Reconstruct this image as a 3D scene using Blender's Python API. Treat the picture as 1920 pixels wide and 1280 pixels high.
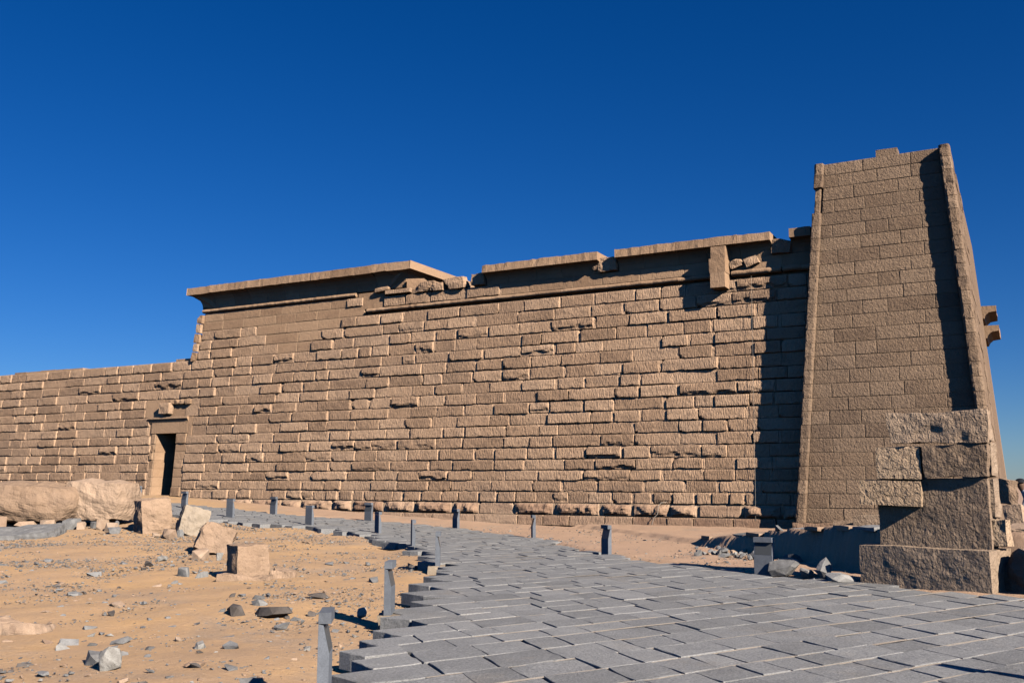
import bpy, bmesh, math, random
import numpy as np
from mathutils import Vector, Matrix, noise as mnoise

for o in list(bpy.data.objects):
    bpy.data.objects.remove(o, do_unlink=True)
scene = bpy.context.scene
COL = scene.collection
R = math.radians

# ------------------------------------------------------------------ camera
CAM = Vector((0.0, -31.37, 1.6))
cam_data = bpy.data.cameras.new('camera')
cam_data.sensor_width = 36.0
cam_data.lens = 33.75
cam_data.clip_start = 0.1
cam_data.clip_end = 9000
cam = bpy.data.objects.new('camera', cam_data)
COL.objects.link(cam)
cam.location = CAM
cam.rotation_euler = (R(90 + 8.19), 0, R(117.92 - 90))
scene.camera = cam

# ------------------------------------------------------------------ sky, sun, exposure
SUN_AZ, SUN_EL = R(-24.0), R(29.5)          # direction towards the sun
world = bpy.data.worlds.new('World')
scene.world = world
world.use_nodes = True
wn = world.node_tree
for n in list(wn.nodes):
    wn.nodes.remove(n)
sky = wn.nodes.new('ShaderNodeTexSky')
sky.sky_type = 'NISHITA'
sky.sun_disc = False
sky.sun_elevation = SUN_EL
sky.sun_rotation = math.pi / 2 - SUN_AZ
sky.altitude = 600
sky.air_density = 1.0
sky.dust_density = 0.0
sky.ozone_density = 6.0
hs = wn.nodes.new('ShaderNodeHueSaturation')
hs.inputs['Hue'].default_value = 0.5
hs.inputs['Saturation'].default_value = 1.27
hs.inputs['Value'].default_value = 1.0
bg = wn.nodes.new('ShaderNodeBackground')
bg.inputs['Strength'].default_value = 0.05
wo = wn.nodes.new('ShaderNodeOutputWorld')
wn.links.new(sky.outputs[0], hs.inputs['Color'])
tint = wn.nodes.new('ShaderNodeMixRGB')          # the whole sky, as a polarising filter deepens it
tint.blend_type = 'MULTIPLY'
tint.inputs[0].default_value = 1.0
tint.inputs[2].default_value = (0.60, 0.74, 1.02, 1)
wn.links.new(hs.outputs[0], tint.inputs[1])
wn.links.new(tint.outputs[0], bg.inputs['Color'])
wn.links.new(bg.outputs[0], wo.inputs['Surface'])

sun_data = bpy.data.lights.new('sun', 'SUN')
sun_data.energy = 5.0
sun_data.angle = R(0.53)
sun_data.color = (1.0, 0.93, 0.83)
sun = bpy.data.objects.new('sun', sun_data)
COL.objects.link(sun)
sv = Vector((math.cos(SUN_EL) * math.cos(SUN_AZ), math.cos(SUN_EL) * math.sin(SUN_AZ), math.sin(SUN_EL)))
sun.rotation_euler = sv.to_track_quat('Z', 'Y').to_euler()
sun.location = (20, -30, 30)

scene.view_settings.view_transform = 'Standard'
scene.view_settings.look = 'None'
scene.view_settings.exposure = 0.64
scene.view_settings.gamma = 1.0
scene.view_settings.use_curve_mapping = False
scene.render.engine = 'CYCLES'
scene.cycles.diffuse_bounces = 0

# ------------------------------------------------------------------ material helpers
TONE = 0.85        # overall reflectance of the dusty stone and sand colours below

def new_mat(name):
    m = bpy.data.materials.new(name)
    m.use_nodes = True
    nt = m.node_tree
    bs = nt.nodes['Principled BSDF']
    bs.inputs['Roughness'].default_value = 0.9
    if 'Specular IOR Level' in bs.inputs:
        bs.inputs['Specular IOR Level'].default_value = 0.25
    return m, nt, bs

def N(nt, t, **kw):
    n = nt.nodes.new(t)
    for k, v in kw.items():
        setattr(n, k, v)
    return n

def L(nt, a, b):
    nt.links.new(a, b)

def noise_node(nt, vec, scale, detail=4, rough=0.55, dist=0.0):
    n = N(nt, 'ShaderNodeTexNoise')
    n.inputs['Scale'].default_value = scale
    n.inputs['Detail'].default_value = detail
    n.inputs['Roughness'].default_value = rough
    n.inputs['Distortion'].default_value = dist
    L(nt, vec, n.inputs['Vector'])
    return n.outputs['Fac']

def ramp(nt, fac, stops):
    r = N(nt, 'ShaderNodeValToRGB')
    e = r.color_ramp.elements
    while len(e) < len(stops):
        e.new(0.5)
    for i, (p, c) in enumerate(stops):
        e[i].position = p
        e[i].color = (*c, 1)
    L(nt, fac, r.inputs['Fac'])
    return r.outputs['Color']

def mix(nt, fac, a, b, mode='MIX'):
    m = N(nt, 'ShaderNodeMixRGB', blend_type=mode)
    for sock, v in ((m.inputs['Fac'], fac), (m.inputs['Color1'], a), (m.inputs['Color2'], b)):
        if isinstance(v, (int, float)):
            sock.default_value = v
        elif isinstance(v, tuple):
            sock.default_value = (*v, 1)
        else:
            L(nt, v, sock)
    return m.outputs['Color']

def maprange(nt, v, a, b, c=0.0, d=1.0):
    m = N(nt, 'ShaderNodeMapRange')
    m.inputs[1].default_value = a
    m.inputs[2].default_value = b
    m.inputs[3].default_value = c
    m.inputs[4].default_value = d
    L(nt, v, m.inputs[0])
    return m.outputs[0]

def math_n(nt, op, a, b):
    m = N(nt, 'ShaderNodeMath', operation=op)
    for i, v in enumerate((a, b)):
        if isinstance(v, (int, float)):
            m.inputs[i].default_value = v
        else:
            L(nt, v, m.inputs[i])
    return m.outputs[0]

def position(nt, scale=(1, 1, 1), rot=(0, 0, 0)):
    g = N(nt, 'ShaderNodeNewGeometry')
    mp = N(nt, 'ShaderNodeMapping')
    mp.inputs['Scale'].default_value = scale
    mp.inputs['Rotation'].default_value = rot
    L(nt, g.outputs['Position'], mp.inputs['Vector'])
    return mp.outputs['Vector']

def bump(nt, bs, layers):
    prev = None
    for h, dist, strength in layers:
        b = N(nt, 'ShaderNodeBump')
        b.inputs['Distance'].default_value = dist
        b.inputs['Strength'].default_value = strength
        L(nt, h, b.inputs['Height'])
        if prev is not None:
            L(nt, prev, b.inputs['Normal'])
        prev = b.outputs['Normal']
    L(nt, prev, bs.inputs['Normal'])

def sandstone(name, c_dark, c_mid, c_light, strokes=1.0, peck=0.0, stain=0.5, fresh=None, gain=1.0):
    """Sandstone: tone per block, weathering patches, chisel strokes and grain."""
    m, nt, bs = new_mat(name)
    P = position(nt)
    oi = N(nt, 'ShaderNodeObjectInfo')
    big = noise_node(nt, P, 0.55, 5, 0.6)
    med = noise_node(nt, P, 4.5, 6, 0.65)
    t = math_n(nt, 'ADD', math_n(nt, 'MULTIPLY', oi.outputs['Random'], 0.36),
               math_n(nt, 'MULTIPLY', big, 0.36))
    t = math_n(nt, 'ADD', t, math_n(nt, 'MULTIPLY', med, 0.36))
    col = ramp(nt, t, [(0.26, c_dark), (0.52, c_mid), (0.80, c_light)])
    # dark varnish in loose patches
    pst = position(nt, (0.9, 0.9, 2.6))
    s = noise_node(nt, pst, 1.1, 7, 0.7, 0.4)
    sm = maprange(nt, s, 0.53, 0.72)
    col = mix(nt, math_n(nt, 'MULTIPLY', sm, stain), col, (c_dark[0] * 0.62, c_dark[1] * 0.64, c_dark[2] * 0.70))
    # broad grey-brown weathering, and narrow run-off streaks
    wz = noise_node(nt, position(nt, (0.16, 0.16, 0.45)), 1.0, 6, 0.65, 0.5)
    col = mix(nt, math_n(nt, 'MULTIPLY', maprange(nt, wz, 0.50, 0.68), 0.45 * (stain + .3)), col, (c_dark[0] * .95, c_dark[1] * 1.05, c_dark[2] * 1.2))
    rk = noise_node(nt, position(nt, (2.6, 2.6, 0.28)), 1.0, 5, 0.7, 0.3)
    col = mix(nt, math_n(nt, 'MULTIPLY', maprange(nt, rk, 0.60, 0.75), 0.5), col, c_light)
    # bare stone on arrises and drafted margins
    if fresh:
        at = N(nt, 'ShaderNodeAttribute', attribute_name='fresh')
        col = mix(nt, math_n(nt, 'MULTIPLY', at.outputs['Fac'], 0.75), col, fresh)
    if gain != 1.0:
        col = mix(nt, 1.0, col, gain if isinstance(gain, tuple) else (gain, gain, gain), 'MULTIPLY')
    fine = noise_node(nt, P, 60, 3, 0.6)
    col = mix(nt, 0.35, col, ramp(nt, fine, [(0.3, (0.35, 0.35, 0.35)), (0.7, (0.68, 0.68, 0.68))]), 'OVERLAY')
    L(nt, mix(nt, 1.0, col, (TONE, TONE, TONE), 'MULTIPLY'), bs.inputs['Base Color'])
    lay = []
    if strokes:
        ps = position(nt, (26, 10, 7), (0, R(24), 0))
        st = noise_node(nt, ps, 1.0, 3, 0.55, 0.3)
        lay.append((st, 0.035 * strokes, 0.9))
    if peck:
        pp = position(nt, (11, 8, 9), (0, R(30), 0))
        pk = noise_node(nt, pp, 1.35, 3, 0.6, 0.8)
        lay.append((pk, 0.055 * peck, 1.0))
    lay.append((noise_node(nt, P, 9, 6, 0.65), 0.03, 0.8))
    lay.append((noise_node(nt, P, 45, 3, 0.6), 0.006, 0.8))
    bump(nt, bs, lay)
    return m

M = {}
M['wall'] = sandstone('wall_sandstone', (0.205, 0.138, 0.093), (0.315, 0.214, 0.143), (0.41, 0.288, 0.198), 2.2, 0.0, 0.6, (0.50, 0.345, 0.235), (1.68, 1.56, 1.44))
M['wall_low'] = sandstone('plinth_sandstone', (0.25, 0.145, 0.092), (0.38, 0.235, 0.148), (0.50, 0.33, 0.215), 0.8, 0.3, 0.35, (0.54, 0.38, 0.25), 1.25)
M['smooth'] = sandstone('dressed_sandstone', (0.24, 0.155, 0.098), (0.345, 0.228, 0.145), (0.42, 0.285, 0.185), 0.4, 0.0, 0.3, (0.42, 0.30, 0.20), (1.38, 1.29, 1.20))
M['pylon'] = sandstone('pylon_sandstone', (0.245, 0.170, 0.118), (0.335, 0.238, 0.165), (0.42, 0.305, 0.215), 0.25, 1.05, 0.45, (0.40, 0.295, 0.21), (0.92, 0.85, 0.78))
M['pier'] = sandstone('pier_sandstone', (0.23, 0.152, 0.10), (0.37, 0.255, 0.17), (0.52, 0.375, 0.26), 0.5, 0.9, 0.5, None)
M['pecked'] = sandstone('pecked_sandstone', (0.36, 0.265, 0.185), (0.46, 0.345, 0.245), (0.54, 0.41, 0.30), 0.0, 1.5, 0.15, None, (1.28, 1.18, 1.06))
M['pier_lit'] = sandstone('pier_lit_sandstone', (0.23, 0.152, 0.10), (0.37, 0.255, 0.17), (0.52, 0.375, 0.26), 0.5, 0.9, 0.5, None, 1.25)  # pier stone brightened: raking sun on the top block put into the colour
M['boulder'] = sandstone('boulder_sandstone', (0.33, 0.225, 0.150), (0.48, 0.335, 0.230), (0.60, 0.435, 0.310), 0.35, 0.45, 0.5, None, (1.02, 0.97, 0.92))
M['core'] = sandstone('core_sandstone', (0.17, 0.112, 0.072), (0.24, 0.162, 0.105), (0.31, 0.215, 0.142), 0.2, 0.0, 0.2, None)

def plain_stone(name, c0, c1, c2, scale=9.0, bdist=0.02, vein=None):
    m, nt, bs = new_mat(name)
    P = position(nt)
    oi = N(nt, 'ShaderNodeObjectInfo')
    a = noise_node(nt, P, scale, 6, 0.65)
    t = math_n(nt, 'ADD', math_n(nt, 'MULTIPLY', oi.outputs['Random'], 0.35), math_n(nt, 'MULTIPLY', a, 0.75))
    col = ramp(nt, t, [(0.30, c0), (0.55, c1), (0.85, c2)])
    if vein:
        w = N(nt, 'ShaderNodeTexWave', wave_type='BANDS', bands_direction='DIAGONAL')
        w.inputs['Scale'].default_value = 3.5
        w.inputs['Distortion'].default_value = 9
        w.inputs['Detail'].default_value = 4
        L(nt, P, w.inputs['Vector'])
        col = mix(nt, math_n(nt, 'MULTIPLY', maprange(nt, w.outputs['Fac'], 0.6, 0.95), 0.4), col, vein)
    f = noise_node(nt, P, 90, 3, 0.6)
    col = mix(nt, 0.4, col, ramp(nt, f, [(0.3, (0.33, 0.33, 0.33)), (0.7, (0.7, 0.7, 0.7))]), 'OVERLAY')
    L(nt, mix(nt, 1.0, col, (TONE, TONE, TONE), 'MULTIPLY'), bs.inputs['Base Color'])
    bump(nt, bs, [(noise_node(nt, P, scale * 1.5, 6, 0.65), bdist, 0.8), (noise_node(nt, P, 70, 3, 0.6), bdist * 0.25, 0.8)])
    return m

M['slate'] = plain_stone('grey_slate', (0.16, 0.15, 0.14), (0.26, 0.248, 0.235), (0.40, 0.38, 0.355), 8)
M['slate_dark'] = plain_stone('dark_slate', (0.095, 0.078, 0.066), (0.15, 0.125, 0.108), (0.21, 0.18, 0.16), 6)
M['slate_pale'] = plain_stone('pale_gneiss', (0.25, 0.225, 0.195), (0.37, 0.34, 0.30), (0.52, 0.49, 0.44), 7, 0.03, (0.50, 0.47, 0.42))
M['shard_tan'] = plain_stone('tan_shard', (0.36, 0.23, 0.15), (0.47, 0.32, 0.215), (0.58, 0.43, 0.31), 6)
M['footing'] = plain_stone('footing_mortar', (0.30, 0.225, 0.155), (0.40, 0.31, 0.22), (0.50, 0.40, 0.30), 10)
M['bollard'] = plain_stone('bollard_granite', (0.135, 0.143, 0.160), (0.175, 0.186, 0.207), (0.225, 0.238, 0.265), 14, 0.003)
M['lamp'], _nt, _bs = new_mat('lamp_glass')
_bs.inputs['Base Color'].default_value = (0.075, 0.078, 0.08, 1)
_bs.inputs['Roughness'].default_value = 0.35
M['metal'], _nt, _bs = new_mat('gate_metal')
_bs.inputs['Base Color'].default_value = (0.10, 0.085, 0.07, 1)
_bs.inputs['Metallic'].default_value = 0.6
_bs.inputs['Roughness'].default_value = 0.6
M['cable'], _nt, _bs = new_mat('pale_cable')
_bs.inputs['Base Color'].default_value = (0.36, 0.30, 0.24, 1)

def paving_mat():
    m, nt, bs = new_mat('paving_granite')
    P = position(nt)
    oi = N(nt, 'ShaderNodeObjectInfo')
    a = noise_node(nt, P, 2.2, 6, 0.65)
    t = math_n(nt, 'ADD', math_n(nt, 'MULTIPLY', oi.outputs['Random'], 0.36), math_n(nt, 'MULTIPLY', a, 0.65))
    col = ramp(nt, t, [(0.25, (0.24, 0.231, 0.220)), (0.52, (0.315, 0.304, 0.291)), (0.80, (0.40, 0.382, 0.360))])
    d = noise_node(nt, P, 0.9, 6, 0.7, 0.5)
    col = mix(nt, math_n(nt, 'MULTIPLY', maprange(nt, d, 0.55, 0.78), 0.40), col, (0.40, 0.32, 0.235))
    f = noise_node(nt, P, 38, 6, 0.85)
    col = mix(nt, 0.95, col, ramp(nt, f, [(0.30, (0.22, 0.22, 0.22)), (0.72, (0.80, 0.80, 0.80))]), 'OVERLAY')
    L(nt, mix(nt, 1.0, col, (TONE, TONE, TONE), 'MULTIPLY'), bs.inputs['Base Color'])
    bump(nt, bs, [(noise_node(nt, P, 7, 6, 0.65), 0.03, 0.55), (noise_node(nt, P, 55, 4, 0.7), 0.012, 0.9)])
    return m
M['paving'] = paving_mat()

def sand_mat(name, c0, c1, c2, pinkish=True):
    m, nt, bs = new_mat(name)
    P = position(nt)
    a = noise_node(nt, P, 0.35, 6, 0.6, 0.3)
    b = noise_node(nt, P, 2.6, 6, 0.65)
    t = math_n(nt, 'ADD', math_n(nt, 'MULTIPLY', a, 0.65), math_n(nt, 'MULTIPLY', b, 0.4))
    col = ramp(nt, t, [(0.36, c0), (0.53, c1), (0.70, c2)])
    if pinkish:
        # the strip along the temple is redder, stonier soil
        g = N(nt, 'ShaderNodeNewGeometry')
        sp = N(nt, 'ShaderNodeSeparateXYZ')
        L(nt, g.outputs['Position'], sp.inputs[0])
        yy = math_n(nt, 'ADD', sp.outputs['Y'], math_n(nt, 'MULTIPLY', sp.outputs['X'], 0.55))
        yy = math_n(nt, 'ADD', yy, math_n(nt, 'MULTIPLY', a, 2.0))
        near = maprange(nt, yy, -17.5, -14.5)
        col = mix(nt, math_n(nt, 'MULTIPLY', near, 0.8), col, (0.60, 0.385, 0.262))
    # gravelly grey patches
    gp = noise_node(nt, P, 0.55, 7, 0.7, 0.6)
    gm = maprange(nt, gp, 0.52, 0.66)
    gr = ramp(nt, noise_node(nt, P, 34, 4, 0.7), [(0.36, (0.24, 0.20, 0.165)), (0.5, (0.48, 0.35, 0.25)), (0.66, (0.62, 0.50, 0.39))])
    col = mix(nt, math_n(nt, 'MULTIPLY', gm, 0.50), col, gr)
    f = noise_node(nt, P, 110, 3, 0.7)
    col = mix(nt, 0.45, col, ramp(nt, f, [(0.3, (0.3, 0.3, 0.3)), (0.72, (0.74, 0.74, 0.74))]), 'OVERLAY')
    L(nt, mix(nt, 1.0, col, (TONE, TONE, TONE), 'MULTIPLY'), bs.inputs['Base Color'])
    rip = noise_node(nt, position(nt, (5, 11, 1), (0, 0, R(35))), 1.0, 3, 0.5, 0.6)
    bump(nt, bs, [(rip, 0.03, 0.35), (noise_node(nt, P, 14, 5, 0.65), 0.03, 0.6), (noise_node(nt, P, 70, 4, 0.7), 0.012, 0.8)])
    return m
M['sand'] = sand_mat('desert_sand', (0.56, 0.360, 0.215), (0.67, 0.415, 0.222), (0.74, 0.440, 0.205))
M['bedding'] = sand_mat('joint_sand', (0.56, 0.46, 0.35), (0.62, 0.51, 0.39), (0.68, 0.57, 0.45), False)
for nm, c, ro in (('shirt', (0.50, 0.49, 0.50), 0.85), ('trousers', (0.035, 0.037, 0.045), 0.85), ('cap', (0.015, 0.016, 0.022), 0.8), ('skin', (0.19, 0.105, 0.065), 0.6)):
    m, nt, bs = new_mat(nm + '_cloth' if nm != 'skin' else 'skin')
    P = position(nt)
    col = mix(nt, 0.5, c, ramp(nt, noise_node(nt, P, 14, 4), [(0.3, tuple(x * 0.7 for x in c)), (0.7, tuple(min(1, x * 1.2) for x in c))]))
    L(nt, mix(nt, 1.0, col, (TONE, TONE, TONE), 'MULTIPLY'), bs.inputs['Base Color'])
    bs.inputs['Roughness'].default_value = ro
    M[nm] = m

# ------------------------------------------------------------------ object helpers
WORLD = {}      # object -> world origin (nothing is rotated at parent level unless noted)

def root(name, loc, label, cat, group=None):
    o = bpy.data.objects.new(name, None)
    o.empty_display_size = 0.3
    o.location = loc
    COL.objects.link(o)
    o['label'] = label
    o['category'] = cat
    if group:
        o['group'] = group
    WORLD[o] = Vector(loc)
    return o

def mesh_from(name, verts, faces, smooth=False):
    me = bpy.data.meshes.new(name)
    me.from_pydata([tuple(v) for v in verts], [], faces)
    if smooth:
        me.polygons.foreach_set('use_smooth', [True] * len(me.polygons))
    me.update()
    return me

def part(name, verts, faces, mat, parent=None, smooth=False, fresh=None):
    """verts in world coordinates; the object's origin is put at their middle"""
    V = np.asarray(verts, float)
    c = V.mean(axis=0)
    me = mesh_from(name, V - c, faces, smooth)
    me.materials.append(mat)
    if fresh is not None:
        at = me.attributes.new('fresh', 'FLOAT', 'POINT')
        at.data.foreach_set('value', np.asarray(fresh, np.float32))
    o = bpy.data.objects.new(name, me)
    COL.objects.link(o)
    WORLD[o] = Vector(c)
    if parent is not None:
        o.parent = parent
        o.location = Vector(c) - WORLD[parent]
    else:
        o.location = c
    return o

def tag(o, label, cat, group=None):
    o['label'] = label
    o['category'] = cat
    if group:
        o['group'] = group
    return o

def box_geo(x0, x1, y0, y1, z0, z1):
    v = [(x0, y0, z0), (x1, y0, z0), (x1, y1, z0), (x0, y1, z0), (x0, y0, z1), (x1, y0, z1), (x1, y1, z1), (x0, y1, z1)]
    f = [(0, 3, 2, 1), (4, 5, 6, 7), (0, 1, 5, 4), (1, 2, 6, 5), (2, 3, 7, 6), (3, 0, 4, 7)]
    return v, f

def extrude_profile(prof, stations):
    """prof: closed list of (a,b); stations: list of functions (a,b)->(x,y,z)"""
    n = len(prof)
    v, f = [], []
    for st in stations:
        for a, b in prof:
            v.append(st(a, b))
    for s in range(len(stations) - 1):
        for i in range(n):
            j = (i + 1) % n
            f.append((s * n + i, s * n + j, (s + 1) * n + j, (s + 1) * n + i))
    f.append(tuple(range(n))[::-1])
    f.append(tuple(range((len(stations) - 1) * n, len(stations) * n)))
    return v, f

def nz(x, y, z):
    return mnoise.noise(Vector((x, y, z)))

def smooth01(t):
    t = np.clip(t, 0, 1)
    return t * t * (3 - 2 * t)

# ------------------------------------------------------------------ ground shape
def grade(x, y):
    return np.interp(-x, [0, 15, 17, 21, 25, 34, 48, 70], [0, 0, .05, .22, .42, .9, 1.2, 1.3]) * smooth01((y + 17) / 13.0)

LEFT = np.array([(-0.6, -40), (-2.2, -30.5), (-4.75, -25.0), (-5.6, -23.5), (-6.7, -21.4), (-8.0, -18.8), (-9.8, -15.6), (-12.5, -12.3), (-16.6, -8.5), (-20, -7.2), (-22.6, -7.6), (-24.3, -7.5), (-26.8, -7.1), (-31, -6), (-36, -5)], float)
RIGHT = np.array([(14, -30), (5, -19.4), (-.1, -16.25), (-2.2, -15.2), (-4.2, -14.45), (-7.9, -11.9), (-10.3, -9.2), (-12.4, -6.8), (-15.5, -4.5), (-16.7, -3.8), (-20.3, -3.5), (-24.5, -3.9), (-29.3, -3.6), (-36, -2)], float)
POLY = np.vstack([LEFT, RIGHT[::-1], [(14, -40)]])

def seg_dist(px, py, line):
    d = np.full(np.shape(px), 1e9)
    for (ax, ay), (bx, by) in zip(line[:-1], line[1:]):
        vx, vy = bx - ax, by - ay
        t = np.clip(((px - ax) * vx + (py - ay) * vy) / (vx * vx + vy * vy), 0, 1)
        d = np.minimum(d, np.hypot(px - ax - t * vx, py - ay - t * vy))
    return d

def in_poly(px, py, poly):
    c = np.zeros(np.shape(px), bool)
    n = len(poly)
    for i in range(n):
        x0, y0 = poly[i]
        x1, y1 = poly[(i + 1) % n]
        if y0 == y1:
            continue
        cond = ((y0 > py) != (y1 > py)) & (px < (x1 - x0) * (py - y0) / (y1 - y0) + x0)
        c ^= cond
    return c

T0, T1 = np.array((-2.2, -13.4)), np.array((-7.9, -7.0))
TU = (T1 - T0) / np.linalg.norm(T1 - T0)
TLEN = np.linalg.norm(T1 - T0)
TN = np.array((-TU[1], TU[0]))            # points towards the path side
def terrace(x, y):
    s = ((x - T0[0]) * TU[0] + (y - T0[1]) * TU[1]) / TLEN
    d = (x - T0[0]) * TN[0] + (y - T0[1]) * TN[1]
    wob = 0.05 * np.sin(s * 19.0) + 0.03 * np.sin(s * 51 + 1)
    top = np.interp(s, [-1.2, 0.0, .25, .5, .8, 1.0, 1.5], [.80, .80, .70, .50, .26, .12, .10])
    face = smooth01((-d + wob) / 0.16)
    front = smooth01(((x + 0.35) * 0.407 + (y + 15.2) * 0.914) / 0.6)
    return top * face * front

def ground_z(x, y, detail=True):
    x = np.asarray(x, float)
    y = np.asarray(y, float)
    inside = in_poly(x, y, POLY)
    dl = seg_dist(x, y, LEFT)
    dr = seg_dist(x, y, RIGHT)
    sdl = np.where(inside, -dl, dl)
    isleft = (~inside) & (dl < dr)
    off_left = np.interp(x, [-36, -24, -17, -9], [-.05, -.07, -.11, -.17])
    base = np.where(inside, -0.13, np.where(isleft, off_left, -0.13 + 0.115 * smooth01(dr / 0.22)))
    base = np.where(isleft, -0.13 + (off_left + 0.13) * smooth01(dl / 0.3), base)
    base = np.where(inside & (dr < .5), np.maximum(base, -0.13 + .07 * smooth01(1 - dr / .5)), base)
    base = base + np.where(isleft, .05 * np.sin(x * 2.3 + y * 1.1) * np.exp(-(dl / .6) ** 2), 0)
    z = grade(x, y) + base + terrace(x, y)
    # the sand on the left swells gently towards the fallen blocks
    z = z + np.where(isleft, 0.05 * np.sin(x * 0.9 + 1.3) * np.sin(y * 0.7) * smooth01(dl / 1.5), 0)
    return z

def gz(x, y):
    return float(ground_z(np.array([x]), np.array([y]))[0])

def build_ground():
    def axis(lo, hi, step, a, b):
        mid = list(np.arange(lo, hi, step))
        out_hi, s, p = [], step, hi
        while p < b:
            out_hi.append(p); s *= 1.28; p += s
        out_lo, s, p = [], step, lo - step
        while p > a:
            out_lo.append(p); s *= 1.28; p -= s
        return np.array(out_lo[::-1] + mid + out_hi)
    xs = axis(-27, 5, 0.115, -4000, 4000)
    ys = axis(-30.5, -1, 0.115, -4000, 4000)
    X, Y = np.meshgrid(xs, ys)
    Z = ground_z(X, Y)
    near = (np.abs(X + 11) < 25) & (np.abs(Y + 14) < 22)
    idx = np.argwhere(near)
    for i, j in idx:
        x, y = X[i, j], Y[i, j]
        Z[i, j] += 0.03 * nz(x * .9, y * .9, 7.3) + 0.018 * nz(x * 2.1, y * 2.1, 0.3) + 0.009 * nz(x * 6, y * 6, 4.0)
    T = terrace(X, Y)
    rough = np.argwhere((T > 0.03) & near)
    for i, j in rough:
        Z[i, j] += 0.05 * nz(X[i, j] * 3.1, Y[i, j] * 3.1, 9) * min(1, T[i, j] * 3)
    far = np.hypot(X, Y) > 120
    Z = np.where(far, Z - 0.012 * (np.hypot(X, Y) - 120).clip(0, 400), Z)
    ny, nx = X.shape
    V = np.stack([X.ravel(), Y.ravel(), Z.ravel()], 1)
    a = (np.arange(ny - 1)[:, None] * nx + np.arange(nx - 1)[None]).ravel()
    F = np.stack([a, a + 1, a + nx + 1, a + nx], 1)
    me = mesh_from('sand_ground', V, F.tolist(), True)
    me.materials.append(M['sand'])
    o = bpy.data.objects.new('sand_ground', me)
    COL.objects.link(o)
    o['kind'] = 'structure'
build_ground()

# ------------------------------------------------------------------ paved path
rng = random.Random(7)
PA = R(138)
PATH_A = np.array((math.cos(PA), math.sin(PA)))
PATH_R = np.array((math.cos(PA - R(76)), math.sin(PA - R(76))))

FWD = Vector((math.cos(R(117.92)), math.sin(R(117.92)), 0))
def view_depth_side(x, y):
    v = Vector((x, y, 0)) - Vector((CAM.x, CAM.y, 0))
    return v.dot(FWD), v.x * FWD.y - v.y * FWD.x

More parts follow.
